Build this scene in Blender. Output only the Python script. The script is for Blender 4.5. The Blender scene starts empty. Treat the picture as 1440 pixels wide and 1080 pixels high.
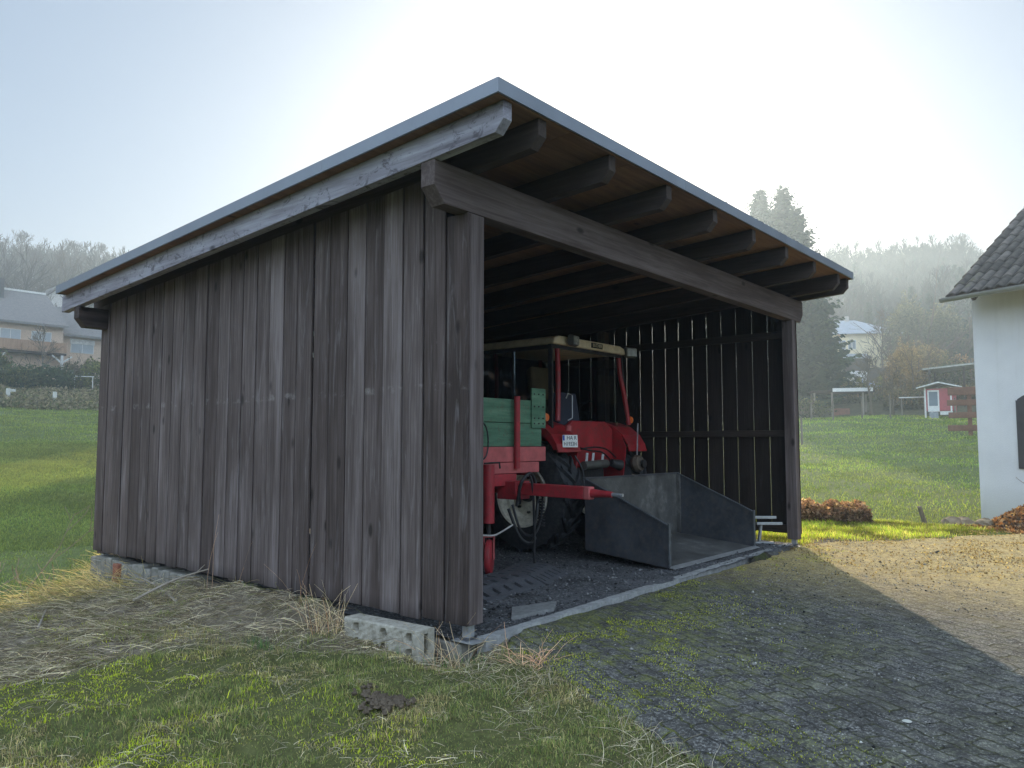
import bpy, math, random
import numpy as np
from mathutils import Vector, Matrix
R = math.radians
rng = np.random.default_rng(11)
random.seed(11)
scn = bpy.context.scene
COL = scn.collection

# ------------------------------------------------------------------ helpers: scene graph
def link(o):
    COL.objects.link(o); return o

def tag(o, label=None, cat=None, group=None, kind=None):
    if label: o['label'] = label
    if cat: o['category'] = cat
    if group: o['group'] = group
    if kind: o['kind'] = kind
    return o

ORG = {}
def thing(name, label, cat, loc=(0, 0, 0), group=None):
    o = bpy.data.objects.new(name, None); link(o)
    o.location = loc; o.empty_display_size = .2
    ORG[o.name] = Vector(loc)
    return tag(o, label, cat, group)

def dup(root, loc, rotz=0.0, scale=1.0, label=None, group=None):
    r = root.copy(); link(r); r.location = loc; r.rotation_euler = (0, 0, rotz)
    r.scale = (scale,) * 3 if not isinstance(scale, tuple) else scale
    if label: r['label'] = label
    if group: r['group'] = group
    for ch in list(root.children):
        c = ch.copy(); link(c); c.parent = r
        for g in list(ch.children):
            d = g.copy(); link(d); d.parent = c
    return r

# ------------------------------------------------------------------ helpers: meshes
class MB:
    def __init__(s):
        s.v = []; s.f = []; s.c = []
    def add(s, vs, fs, col=(1, 1, 1), M=None):
        b = len(s.v)
        for p in vs:
            p = Vector(p)
            if M is not None: p = M @ p
            s.v.append(p); s.c.append(col)
        for f in fs: s.f.append([b + i for i in f])
        return s
    def box(s, x0, x1, y0, y1, z0, z1, col=(1, 1, 1), M=None):
        vs = [(x0, y0, z0), (x1, y0, z0), (x1, y1, z0), (x0, y1, z0), (x0, y0, z1), (x1, y0, z1), (x1, y1, z1), (x0, y1, z1)]
        fs = [(0, 3, 2, 1), (4, 5, 6, 7), (0, 1, 5, 4), (1, 2, 6, 5), (2, 3, 7, 6), (3, 0, 4, 7)]
        return s.add(vs, fs, col, M)
    def beam(s, p0, p1, w, h, col=(1, 1, 1), up=(0, 0, 1)):
        p0 = Vector(p0); p1 = Vector(p1); d = (p1 - p0); L = d.length; d.normalize()
        side = d.cross(Vector(up))
        if side.length < 1e-4: side = d.cross(Vector((1, 0, 0)))
        side.normalize(); u = side.cross(d)
        M = Matrix((( side.x, d.x, u.x, p0.x), (side.y, d.y, u.y, p0.y), (side.z, d.z, u.z, p0.z), (0, 0, 0, 1)))
        return s.box(-w / 2, w / 2, 0, L, -h / 2, h / 2, col, M)
    def prism(s, poly, axis, a0, a1, col=(1, 1, 1), M=None):
        n = len(poly)
        def P(q, a):
            if axis == 'x': return (a, q[0], q[1])
            if axis == 'y': return (q[0], a, q[1])
            return (q[0], q[1], a)
        vs = [P(q, a0) for q in poly] + [P(q, a1) for q in poly]
        fs = [tuple(range(n))[::-1], tuple(range(n, 2 * n))] + [(i, (i + 1) % n, n + (i + 1) % n, n + i) for i in range(n)]
        return s.add(vs, fs, col, M)
    def tube(s, pts, rad, n=8, col=(1, 1, 1), M=None, cap=True):
        pts = [Vector(p) for p in pts]
        if not hasattr(rad, '__len__'): rad = [rad] * len(pts)
        vs = []; fs = []; ref = None
        for i, p in enumerate(pts):
            if i == 0: d = pts[1] - p
            elif i == len(pts) - 1: d = p - pts[i - 1]
            else: d = pts[i + 1] - pts[i - 1]
            d.normalize()
            if ref is None:
                ref = Vector((0, 0, 1)) if abs(d.z) < .9 else Vector((1, 0, 0))
            a = d.cross(ref); a.normalize(); b = d.cross(a); ref = -b if False else ref
            for k in range(n):
                t = 2 * math.pi * k / n
                vs.append(p + a * (math.cos(t) * rad[i]) + b * (math.sin(t) * rad[i]))
        for i in range(len(pts) - 1):
            for k in range(n):
                fs.append((i * n + k, i * n + (k + 1) % n, (i + 1) * n + (k + 1) % n, (i + 1) * n + k))
        if cap:
            fs.append(tuple(range(n))); m = (len(pts) - 1) * n; fs.append(tuple(range(m + n - 1, m - 1, -1)))
        return s.add(vs, fs, col, M)
    def lathe(s, prof, n=24, col=(1, 1, 1), M=None, close=False):
        vs = []; fs = []; m = len(prof)
        for k in range(n):
            t = 2 * math.pi * k / n
            for r, h in prof: vs.append((r * math.cos(t), r * math.sin(t), h))
        for k in range(n):
            for i in range(m - 1 + (1 if close else 0)):
                j = (i + 1) % m; k2 = (k + 1) % n
                fs.append((k * m + i, k2 * m + i, k2 * m + j, k * m + j))
        return s.add(vs, fs, col, M)
    def ball(s, c, r, nu=12, nv=8, col=(1, 1, 1), jit=0.0):
        if not hasattr(r, '__len__'): r = (r, r, r)
        vs = []; fs = []
        for j in range(nv + 1):
            ph = math.pi * j / nv
            for i in range(nu):
                t = 2 * math.pi * i / nu; q = 1 + jit * random.uniform(-1, 1)
                vs.append((c[0] + r[0] * q * math.sin(ph) * math.cos(t), c[1] + r[1] * q * math.sin(ph) * math.sin(t), c[2] + r[2] * q * math.cos(ph)))
        for j in range(nv):
            for i in range(nu):
                fs.append((j * nu + i, (j + 1) * nu + i, (j + 1) * nu + (i + 1) % nu, j * nu + (i + 1) % nu))
        return s.add(vs, fs, col)
    def quad(s, a, b, c, d, col=(1, 1, 1), M=None):
        return s.add([a, b, c, d], [(0, 1, 2, 3)], col, M)
    def build(s, name, mat, parent=None, smooth=False, bevel=0.0, origin=None):
        if parent is not None: o0 = ORG[parent.name]
        else: o0 = Vector(origin if origin is not None else (0, 0, 0))
        me = bpy.data.meshes.new(name)
        me.from_pydata([tuple(p - o0) for p in s.v], [], s.f)
        ca = me.color_attributes.new('Col', 'FLOAT_COLOR', 'POINT')
        buf = np.ones((len(s.v), 4), np.float32); buf[:, :3] = np.array(s.c, np.float32).reshape(-1, 3)
        ca.data.foreach_set('color', buf.ravel())
        if smooth:
            me.polygons.foreach_set('use_smooth', [True] * len(me.polygons))
        me.validate(); me.update()
        if mat is not None: me.materials.append(mat)
        o = bpy.data.objects.new(name, me); link(o); ORG[o.name] = o0
        if parent is not None: o.parent = parent
        else: o.location = o0
        if smooth:
            try: me.set_sharp_from_angle(angle=R(40))
            except Exception: pass
        if bevel > 0:
            b = o.modifiers.new('bevel', 'BEVEL'); b.width = bevel; b.segments = 2; b.limit_method = 'ANGLE'; b.angle_limit = R(50)
        return o

def np_mesh(name, V, F, C, mat, parent=None, origin=(0, 0, 0), smooth=False):
    """V (n,3), F (m,3|4) ints, C (n,3)"""
    me = bpy.data.meshes.new(name)
    V = np.asarray(V, np.float32) - np.array(origin, np.float32); F = np.asarray(F, np.int32); k = F.shape[1]
    me.vertices.add(len(V)); me.vertices.foreach_set('co', V.ravel())
    me.loops.add(F.size); me.loops.foreach_set('vertex_index', F.ravel())
    me.polygons.add(len(F)); me.polygons.foreach_set('loop_start', np.arange(0, F.size, k, dtype=np.int32))
    if smooth: me.polygons.foreach_set('use_smooth', np.ones(len(F), bool))
    me.update(calc_edges=True)
    ca = me.color_attributes.new('Col', 'FLOAT_COLOR', 'POINT')
    buf = np.ones((len(V), 4), np.float32); buf[:, :3] = C
    ca.data.foreach_set('color', buf.ravel())
    if mat is not None: me.materials.append(mat)
    o = bpy.data.objects.new(name, me); link(o); ORG[o.name] = Vector(origin)
    if parent is not None: o.parent = parent
    else: o.location = origin
    return o

# numpy value noise
def vnoise(x, y, scale=1.0, seed=0):
    x = np.asarray(x, float) / scale + seed * 17.3; y = np.asarray(y, float) / scale - seed * 9.7
    xi = np.floor(x); yi = np.floor(y); fx = x - xi; fy = y - yi
    fx = fx * fx * (3 - 2 * fx); fy = fy * fy * (3 - 2 * fy)
    def h(a, b):
        t = np.sin(a * 127.1 + b * 311.7 + seed * 74.7) * 43758.5453
        return t - np.floor(t)
    return (h(xi, yi) * (1 - fx) + h(xi + 1, yi) * fx) * (1 - fy) + (h(xi, yi + 1) * (1 - fx) + h(xi + 1, yi + 1) * fx) * fy
def fbm(x, y, scale, seed=0, octs=3):
    a = 0; w = 1; t = 0
    for i in range(octs):
        a = a + w * vnoise(x, y, scale / 2 ** i, seed + i); t += w; w *= .5
    return a / t
def sm(a, b, x):
    t = np.clip((np.asarray(x, float) - a) / (b - a), 0, 1); return t * t * (3 - 2 * t)

# ------------------------------------------------------------------ helpers: materials
class NT:
    def __init__(s, name):
        s.m = bpy.data.materials.new(name); s.m.use_nodes = True
        s.t = s.m.node_tree; s.t.nodes.clear()
        s.out = s.t.nodes.new('ShaderNodeOutputMaterial')
    def n(s, typ, props=None, **ins):
        nd = s.t.nodes.new('ShaderNode' + typ)
        for k, v in (props or {}).items(): setattr(nd, k, v)
        for k, v in ins.items():
            k = k.replace('_', ' ')
            sock = nd.inputs[int(k[1:])] if k[0] == 'i' and k[1:].isdigit() else nd.inputs[k]
            s.set(sock, v)
        return nd
    def set(s, sock, v):
        if isinstance(v, bpy.types.NodeSocket): s.t.links.new(v, sock)
        elif isinstance(v, bpy.types.Node): s.t.links.new(v.outputs[0], sock)
        else:
            if hasattr(sock, 'default_value') and hasattr(sock.default_value, '__len__') and len(sock.default_value) == 4 and len(v) == 3: v = (*v, 1)
            sock.default_value = v
    def obj(s): return s.n('TexCoord').outputs['Object']
    def gen_col(s): return s.n('VertexColor', {'layer_name': 'Col'}).outputs['Color']
    def map(s, vec, scale=(1, 1, 1), loc=(0, 0, 0), rot=(0, 0, 0)):
        return s.n('Mapping', Vector=vec, Scale=scale, Location=loc, Rotation=rot).outputs[0]
    def noise(s, vec, scale, detail=4, rough=.55, dist=0):
        return s.n('TexNoise', Vector=vec, Scale=scale, Detail=detail, Roughness=rough, Distortion=dist).outputs[0]
    def ramp(s, fac, stops):
        r = s.n('ValToRGB', i0=fac); cr = r.color_ramp
        while len(cr.elements) < len(stops): cr.elements.new(.5)
        for e, (p, c) in zip(cr.elements, stops):
            e.position = p; e.color = (*c, 1) if hasattr(c, '__len__') else (c, c, c, 1)
        return r.outputs[0]
    def mix(s, fac, a, b, mode='MIX'):
        m = s.n('Mix', {'data_type': 'RGBA', 'blend_type': mode})
        s.set(m.inputs[0], fac); s.set(m.inputs[6], a); s.set(m.inputs[7], b)
        return m.outputs[2]
    def math(s, op, a, b=0.0, clamp=False):
        m = s.n('Math', {'operation': op, 'use_clamp': clamp}); s.set(m.inputs[0], a); s.set(m.inputs[1], b); return m.outputs[0]
    def bump(s, h, strength=.4, dist=.01, normal=None):
        b = s.n('Bump', Height=h, Strength=strength, Distance=dist)
        if normal is not None: s.set(b.inputs['Normal'], normal)
        return b.outputs[0]
    def pbr(s, col, rough=.7, metal=0.0, normal=None, spec=.5, trans=0.0, alpha=None, **kw):
        p = s.n('BsdfPrincipled'); s.set(p.inputs['Base Color'], col); s.set(p.inputs['Roughness'], rough)
        s.set(p.inputs['Metallic'], metal); s.set(p.inputs['Specular IOR Level'], spec)
        s.set(p.inputs['Transmission Weight'], trans)
        if normal is not None: s.set(p.inputs['Normal'], normal)
        s.t.links.new(p.outputs[0], s.out.inputs[0]); return s.m

def plain(name, col, rough=.6, metal=0.0, var=.25, scale=6.0, spec=.4, bump=.0, dirt=None, dirt_amt=.5):
    t = NT(name); o = t.obj()
    nz = t.noise(o, scale, 5, .6)
    dk = tuple(c * (1 - var) for c in col); lt = tuple(min(1, c * (1 + var)) for c in col)
    c = t.ramp(nz, [(.3, dk), (.7, lt)])
    if dirt is not None:
        n2 = t.noise(o, scale * 2.7, 6, .7)
        f = t.math('MULTIPLY', t.ramp(n2, [(.45, 0.0), (.7, 1.0)]), dirt_amt)
        c = t.mix(f, c, dirt)
    rg = t.ramp(nz, [(.3, max(.02, rough - .12)), (.7, min(1, rough + .12))])
    nm = t.bump(t.noise(o, scale * 8, 4, .6), bump, .01) if bump > 0 else None
    return t.pbr(c, rg, metal, nm, spec)

def wood(name, stops, axis='z', rough=.8, seed=0.0, pale=None, pale_amt=0.0, nailrow=None, grain=1.0, fine=60, chips=0.0):
    """weathered sawn timber; the mesh colour attribute r shifts each board's tone, g its texture offset"""
    t = NT(name); o = t.obj(); vc = t.gen_col()
    sep = t.n('SeparateColor', Color=vc)
    off = t.n('CombineXYZ'); q = t.math('MULTIPLY', sep.outputs[1], 37.0)
    for i in range(3): t.set(off.inputs[i], q)
    vec = t.n('VectorMath', {'operation': 'ADD'}, i0=o, i1=off.outputs[0]).outputs[0]
    def st(k, l):
        return {'x': (l, k, k), 'y': (k, l, k), 'z': (k, k, l)}[axis]
    g1 = t.noise(t.map(vec, st(fine, 1.6)), 1.0, 6, .65, .6)
    g2 = t.noise(t.map(vec, st(9, .55)), 1.0, 5, .6, .4)
    g3 = t.noise(t.map(vec, st(2.2, .8)), 1.0, 4, .6)
    m = t.math('ADD', t.math('MULTIPLY', g1, .5), t.math('MULTIPLY', g2, .5))
    m = t.math('ADD', m, t.math('MULTIPLY', t.math('SUBTRACT', sep.outputs[0], .5), .42))
    m = t.math('ADD', m, t.math('MULTIPLY', t.math('SUBTRACT', g3, .5), .35))
    c = t.ramp(m, stops)
    # knots
    kn = t.n('TexVoronoi', {'feature': 'F1'}, Vector=t.map(vec, st(4.2, 1.9)), Scale=1.0, Randomness=1.0).outputs[0]
    kf = t.ramp(kn, [(.06, 1.0), (.13, .0)])
    c = t.mix(t.math('MULTIPLY', kf, .8), c, tuple(x * .5 for x in stops[0][1]))
    if pale is not None:
        pn = t.noise(t.map(vec, st(14, 1.1)), 1.0, 6, .7, 1.2)
        c = t.mix(t.math('MULTIPLY', t.ramp(pn, [(.55, 0.0), (.72, 1.0)]), pale_amt), c, pale)
    if nailrow is not None:
        sx = t.n('SeparateXYZ', Vector=o)
        d = t.math('ABSOLUTE', t.math('SUBTRACT', sx.outputs[2], nailrow))
        band = t.ramp(d, [(.0, 1.0), (.02, .9), (.035, .0)])
        bn = t.noise(t.map(vec, (6, 6, 6)), 1.0, 4, .7)
        c = t.mix(t.math('MULTIPLY', t.math('MULTIPLY', band, t.ramp(bn, [(.52, 0.0), (.70, 1.0)])), .35), c, (.5, .47, .46))
        # darker towards the foot
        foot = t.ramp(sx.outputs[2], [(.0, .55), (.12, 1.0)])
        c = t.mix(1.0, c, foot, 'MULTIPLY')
    if chips:
        cn = t.noise(t.map(vec, (9, 9, 13)), 1.0, 6, .75, .8); cn2 = t.noise(t.map(vec, (2.2, 2.2, 5)), 1.0, 3, .6)
        cf = t.math('MULTIPLY', t.ramp(t.math('ADD', t.math('MULTIPLY', cn, .75), t.math('MULTIPLY', cn2, .25)), [(.53, 0.0), (.60, 1.0)]), chips)
        c = t.mix(cf, c, stops[0][1])
    h = t.math('ADD', t.math('MULTIPLY', g1, .6), t.math('MULTIPLY', g2, .6))
    nm = t.bump(t.math('SUBTRACT', h, t.math('MULTIPLY', kf, .3)), .5 * grain, .012)
    return t.pbr(c, t.ramp(g2, [(.3, rough - .1), (.7, min(1, rough + .12))]), 0, nm, .3)

def leafy(name, trans=.45, rough=.7, vary=.3, gain=1.0):
    """thin leaves: colour from the mesh attribute, some light comes through"""
    t = NT(name); c = t.gen_col(); o = t.obj()
    nz = t.noise(o, 7.0, 3, .6)
    c2 = t.mix(1.0, c, t.ramp(nz, [(.25, gain * (1 - vary)), (.75, gain * (1 + vary))]), 'MULTIPLY')
    d = t.n('BsdfDiffuse', Color=c2, Roughness=rough)
    tr = t.n('BsdfTranslucent', Color=t.mix(1.0, c2, (1.25, 1.25, .7), 'MULTIPLY'))
    m = t.n('MixShader', i0=trans, i1=d.outputs[0], i2=tr.outputs[0])
    t.t.links.new(m.outputs[0], t.out.inputs[0]); return t.m

def matte(name, rough=.85, scale=12.0, bump=.2, vary=.25):
    t = NT(name); c = t.gen_col(); o = t.obj()
    nz = t.noise(o, scale, 5, .6)
    c2 = t.mix(1.0, c, t.ramp(nz, [(.25, 1 - vary), (.75, 1 + vary)]), 'MULTIPLY')
    return t.pbr(c2, rough, 0, t.bump(nz, bump, .01), .25)

# ------------------------------------------------------------------ camera, sun, sky
CAM = np.array([-3.9468, -3.6951, 1.25]); YAW = .875353; PITCH = .076073
cam = bpy.data.cameras.new('camera'); co = bpy.data.objects.new('camera', cam); link(co)
cam.sensor_width = 36; cam.lens = 1093.12 / 1440 * 36; cam.clip_start = .05; cam.clip_end = 3000
co.location = CAM; co.rotation_euler = (math.pi / 2 + PITCH, 0, -YAW)
scn.camera = co
SUN_AZ, SUN_EL = 57.0, 19.8           # azimuth from +Y towards +X
sd = Vector((math.sin(R(SUN_AZ)) * math.cos(R(SUN_EL)), math.cos(R(SUN_AZ)) * math.cos(R(SUN_EL)), math.sin(R(SUN_EL))))
sl = bpy.data.lights.new('sun', 'SUN'); so = bpy.data.objects.new('sun', sl); link(so)
sl.energy = 5.0; sl.angle = R(.5); sl.color = (1.0, .87, .66)
so.rotation_euler = (-sd).to_track_quat('-Z', 'Y').to_euler(); so.location = (30, 20, 40)
w = bpy.data.worlds.new('World'); scn.world = w; w.use_nodes = True
wt = w.node_tree; wt.nodes.clear()
sky = wt.nodes.new('ShaderNodeTexSky'); sky.sky_type = 'NISHITA'; sky.sun_disc = False
sky.sun_elevation = R(SUN_EL); sky.sun_rotation = R(SUN_AZ); sky.air_density = 1.0; sky.dust_density = 1.2; sky.ozone_density = 1.0; sky.altitude = 200
OPP = 5.6
bg = wt.nodes.new('ShaderNodeBackground'); bg.inputs[1].default_value = .060
wo = wt.nodes.new('ShaderNodeOutputWorld')
sky_fill = wt.nodes.new('ShaderNodeVectorMath'); sky_fill.operation = 'ADD'; 
# added fill: sky opposite the sun and overhead brightened to lift the shade
wtc = wt.nodes.new('ShaderNodeTexCoord')
def wn(typ, **p):
    n_ = wt.nodes.new('ShaderNode' + typ)
    for k, v in p.items(): setattr(n_, k, v)
    return n_
dt = wn('VectorMath', operation='DOT_PRODUCT'); wt.links.new(wtc.outputs['Generated'], dt.inputs[0]); dt.inputs[1].default_value = (-math.sin(R(SUN_AZ)), -math.cos(R(SUN_AZ)), .35)
mr = wn('MapRange'); mr.inputs['From Min'].default_value = -.1; mr.inputs['From Max'].default_value = .9; mr.inputs['To Min'].default_value = 1.0; mr.inputs['To Max'].default_value = OPP
wt.links.new(dt.outputs['Value'], mr.inputs['Value'])
vs_ = wn('VectorMath', operation='SCALE'); vs_.inputs[0].default_value = (4.0, 5.1, 6.5); wt.links.new(mr.outputs[0], vs_.inputs['Scale']); wt.links.new(vs_.outputs[0], sky_fill.inputs[1])
wt.links.new(sky.outputs[0], sky_fill.inputs[0]); wt.links.new(sky_fill.outputs[0], bg.inputs[0]); wt.links.new(bg.outputs[0], wo.inputs[0])
scn.view_settings.view_transform = 'Standard'; scn.view_settings.look = 'None'; scn.view_settings.exposure = 0
scn.render.engine = 'CYCLES'
scn.cycles.use_denoising = True
scn.cycles.max_bounces = 6; scn.cycles.diffuse_bounces = 4; scn.cycles.glossy_bounces = 3; scn.cycles.transmission_bounces = 4
scn.cycles.transparent_max_bounces = 8; scn.cycles.volume_bounces = 1
scn.cycles.caustics_reflective = False; scn.cycles.caustics_refractive = False

# ------------------------------------------------------------------ terrain
T_LEFT = [(0, -.4), (9, -.5), (10.2, -.8), (12, -1.35), (15, -1.85), (20, -2.0), (26, -1.3), (34, -.1), (48, 1.9), (70, 3.95), (76, 5.4), (80, 5.9), (100, 8), (150, 22), (230, 40), (300, 48), (450, 50), (1100, 50)]
T_MID = [(0, -.3), (14, -.5), (20, -.6), (40, .8), (75, 3.4), (120, 12), (200, 32), (300, 50), (1100, 52)]
T_RIGHT = [(0, -.18), (15, -.18), (17.5, -.5), (20, -.52), (26, -.1), (40, 1.0), (54, 2.5), (60, 3.05), (66, 3.2), (82, 6.3), (104, 8.9), (140, 17), (200, 34), (280, 52), (350, 58), (1100, 60)]
T_FLAT = [(0, -.17), (40, -.17), (90, 2), (200, 20), (400, 35), (1100, 40)]
def tab(T, r): return np.interp(r, [a for a, b in T], [b for a, b in T])
def H(x, y, micro=True):
    x = np.asarray(x, float); y = np.asarray(y, float)
    dx = x - CAM[0]; dy = y - CAM[1]; r = np.hypot(dx, dy); az = np.degrees(np.arctan2(dx, dy))
    zn = -.116 + .028 * np.clip(y, -6, 0) - .055 * np.clip(-x, 0, 2.6)
    zn = zn - .24 * sm(3.2, 5.6, y) * sm(.4, -.1, x) - .03 * np.exp(-((x + .3) / .5) ** 2 - ((y - .6) / .8) ** 2)
    zn = zn + .02 * sm(-.5, .0, y) * sm(1.5, 6, x)
    zn = zn + .095 * np.exp(-(np.minimum(x, 0) / .5) ** 2) * sm(1.0, 1.5, y) * sm(5.0, 3.4, y) - .10 * np.exp(-((x + .1) / .25) ** 2 - ((y - .15) / .3) ** 2)
    wl = sm(26, 40, az); wr = sm(58, 68, az); wf = np.maximum(sm(80.6, 84, az), sm(-60, -90, az))
    zf = tab(T_LEFT, r) * (1 - wl) + tab(T_MID, r) * wl * (1 - wr) + tab(T_RIGHT, r) * wr
    zf = zf * (1 - wf) + tab(T_FLAT, r) * wf
    r0 = np.where(az < 40, np.clip(8.5 + (az - 16.7) * .33, 8.0, 14.5), 14.5)
    k = sm(0, 2.0, r - r0)
    z = zn * (1 - k) + zf * k
    inside = sm(.0, .1, x) * sm(6.6, 6.45, x) * sm(-.02, .08, y) * sm(6.2, 6.0, y)
    z = np.where(inside > 0, np.minimum(z, z * (1 - inside) - .3 * inside), z)
    if micro:
        far = sm(16, 40, r)
        z = z + (fbm(x, y, 6, 3) - .5) * .5 * far + (fbm(x, y, 34, 5) - .5) * 5 * sm(100, 200, r) + (fbm(x, y, 1.6, 9) - .5) * .14 * far
    return z
EDGE = np.array([(.42, -.06), (.25, -.1), (.1, -.25), (.02, -.6), (-.33, -1.33), (-.56, -1.9), (-.95, -2.9), (-1.5, -4.4), (-2.2, -6.5), (-3, -9)])
def edge_x(y): return np.interp(-np.asarray(y, float), -EDGE[:, 1], EDGE[:, 0])
def far_y(x): return np.interp(np.asarray(x, float), [-3, 6.2, 6.7, 7.4, 9, 10.4, 12.5, 16], [.12, .12, .10, -.1, -.95, -1.75, -2.6, -3.6])
def pave(x, y):
    """>0 inside the paved yard (metres to its edge)"""
    return np.minimum(np.asarray(x, float) - edge_x(y), far_y(x) - np.asarray(y, float))
def ground_mesh():
    nr, na = 380, 600
    rr = .3 * (1000 / .3) ** np.linspace(0, 1, nr); aa = np.linspace(0, 2 * np.pi, na, endpoint=False)
    # denser azimuths towards the shed and meadow
    aa = aa - .42 * np.sin(aa - YAW) 
    RR, AA = np.meshgrid(rr, aa, indexing='ij')
    X = CAM[0] + RR * np.sin(AA); Y = CAM[1] + RR * np.cos(AA)
    Z = H(X, Y)
    near = sm(14, 9, RR); out = 1 - sm(-.15, .05, pave(X, Y))
    Z = Z + near * out * ((fbm(X, Y, .55, 21) - .5) * .10 + (fbm(X, Y, .2, 22, 3) - .5) * .085)
    Z = Z - .05 * sm(-.05, .12, pave(X, Y)) * (RR < 20)
    V = np.stack([X, Y, Z], -1).reshape(-1, 3); V = np.vstack([V, [[CAM[0], CAM[1], H(CAM[0], CAM[1]) - .0]]])
    i = np.arange(nr - 1)[:, None]; j = np.arange(na)[None, :]; j2 = (j + 1) % na
    F = np.stack([i * na + j + 0 * i, (i + 1) * na + j, (i + 1) * na + j2, i * na + j2 + 0 * i], -1).reshape(-1, 4)[:, ::-1]
    x, y = V[:, 0], V[:, 1]; r = np.hypot(x - CAM[0], y - CAM[1])
    C = np.zeros((len(V), 3), np.float32)
    C[:, 0] = straw_mask(x, y) * (r < 16)                # straw bank
    C[:, 1] = sm(92, 125, r)                              # woodland floor
    az = np.degrees(np.arctan2(x - CAM[0], y - CAM[1]))
    scrub = sm(70, 72, r) * (az < 40) + sm(64, 68, r) * (az >= 40)
    C[:, 2] = np.clip(scrub, 0, 1)
    return V, F, C

def straw_mask(x, y):
    """1 on the bank of dead grass left of the shed, 0 on the mossy lawn"""
    x = np.asarray(x, float); y = np.asarray(y, float)
    # boundary between straw (towards the wall/back) and lawn (towards the viewer)
    bx = np.interp(y, [-1.0, -.19, .22, .81, 1.28, 1.55, 1.75, 1.95, 3, 9], [.3, .08, -.06, -.33, -.62, -.95, -1.65, -3.4, -7, -9])
    n = (fbm(x, y, .7, 31) - .5) * .7
    return sm(-.2, .2, (x - bx) + n) * sm(-.9, -.1, y + .35)

tg = NT('ground_soil_and_grass')
o = tg.obj(); vc = tg.n('SeparateColor', Color=tg.gen_col())
n1 = tg.noise(o, .35, 6, .6); n2 = tg.noise(o, 2.2, 6, .65); n3 = tg.noise(o, 18.0, 5, .7)
n4 = tg.noise(tg.map(o, (.5, 2.4, 1), rot=(0, 0, R(25))), 1.0, 6, .7)
gr = tg.ramp(tg.math('ADD', tg.math('MULTIPLY', n1, .4), tg.math('MULTIPLY', n4, .6)), [(.34, (.085, .12, .045)), (.5, (.15, .185, .065)), (.64, (.26, .26, .10))])
gr = tg.mix(.5, gr, tg.ramp(n3, [(.3, (.05, .07, .02)), (.7, (.20, .23, .08))]), 'MIX')
st = tg.ramp(n3, [(.3, (.09, .07, .05)), (.52, (.21, .175, .125)), (.72, (.40, .34, .25))])
wd = tg.ramp(n2, [(.3, (.05, .04, .03)), (.7, (.13, .10, .07))])
sc = tg.ramp(n2, [(.3, (.05, .048, .028)), (.55, (.09, .08, .05)), (.75, (.14, .12, .08))])
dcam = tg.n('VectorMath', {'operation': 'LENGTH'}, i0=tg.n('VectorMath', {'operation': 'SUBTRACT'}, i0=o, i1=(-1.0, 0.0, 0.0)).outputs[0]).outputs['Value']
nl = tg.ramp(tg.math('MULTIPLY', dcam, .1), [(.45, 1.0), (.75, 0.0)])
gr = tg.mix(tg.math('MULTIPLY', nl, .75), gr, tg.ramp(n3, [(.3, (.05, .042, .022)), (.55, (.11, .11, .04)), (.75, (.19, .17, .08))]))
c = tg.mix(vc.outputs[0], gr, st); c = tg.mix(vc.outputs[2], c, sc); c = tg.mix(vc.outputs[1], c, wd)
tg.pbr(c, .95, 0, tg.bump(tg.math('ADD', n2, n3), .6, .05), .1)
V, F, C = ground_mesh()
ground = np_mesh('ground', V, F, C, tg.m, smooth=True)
tag(ground, 'rolling grassy ground from the mossy lawn to the far hillsides', kind='structure')

# haze: thin morning mist filling the valley
hm = bpy.data.materials.new('morning_mist'); hm.use_nodes = True; ht = hm.node_tree; ht.nodes.clear()
hv = ht.nodes.new('ShaderNodeVolumeScatter'); hv.inputs['Color'].default_value = (.66, .83, 1, 1); hv.inputs['Density'].default_value = .0024; hv.inputs['Anisotropy'].default_value = .66
hout = ht.nodes.new('ShaderNodeOutputMaterial'); ht.links.new(hv.outputs[0], hout.inputs['Volume'])
hz = MB().box(-260, 420, -260, 420, -30, 36).build('haze', hm)
tag(hz, 'thin sunlit morning mist filling the valley', kind='structure')

# ------------------------------------------------------------------ paved yard
def yard():
    s = .05
    xs = np.arange(-3.2, 14.0, s); ys = np.arange(-8.0, .2, s)
    X, Y = np.meshgrid(xs, ys, indexing='ij')
    Z = H(X, Y, False) + .012 + (fbm(X, Y, 1.1, 41) - .5) * .035 + (vnoise(X, Y, .14, 44) - .5) * .016
    n = (fbm(X, Y, .45, 42) - .5) * .3
    P = pave(X, Y) + n
    P = np.minimum(P, far_y(X) - Y + n * .5 * sm(6.4, 7.4, X))
    Z = Z - .05 * sm(.10, .0, P)
    keep = P > -.02
    idx = np.arange(X.size).reshape(X.shape)
    q = np.stack([idx[:-1, :-1], idx[1:, :-1], idx[1:, 1:], idx[:-1, 1:]], -1).reshape(-1, 4)
    kf = (keep[:-1, :-1] & keep[1:, :-1] & keep[1:, 1:] & keep[:-1, 1:]).ravel()
    q = q[kf]
    V = np.stack([X, Y, Z], -1).reshape(-1, 3)
    # moss more along the shed front and the grass edge
    m = np.clip(sm(1.3, .0, np.minimum(P, -Y - .05)) * .8 + np.exp(-((X - .9) / 1.6) ** 2 - ((Y + 1.0) / .9) ** 2) * .8, 0, 1)
    dirt = np.maximum(sm(1.8, .0, far_y(X) - Y) * sm(5.8, 7.0, X), .92 * sm(2.6, 6.2, X))  # dirt, spread and brightened rightwards to stand for sunlit paving
    C = np.stack([m, dirt, np.zeros_like(m)], -1).reshape(-1, 3)  # dirt channel also stands for sunlit paving
    used = np.unique(q); remap = -np.ones(len(V), int); remap[used] = np.arange(len(used))
    return V[used], remap[q], C[used]
ty = NT('old_interlocking_pavers'); o = ty.obj(); vc = ty.n('SeparateColor', Color=ty.gen_col())
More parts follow.
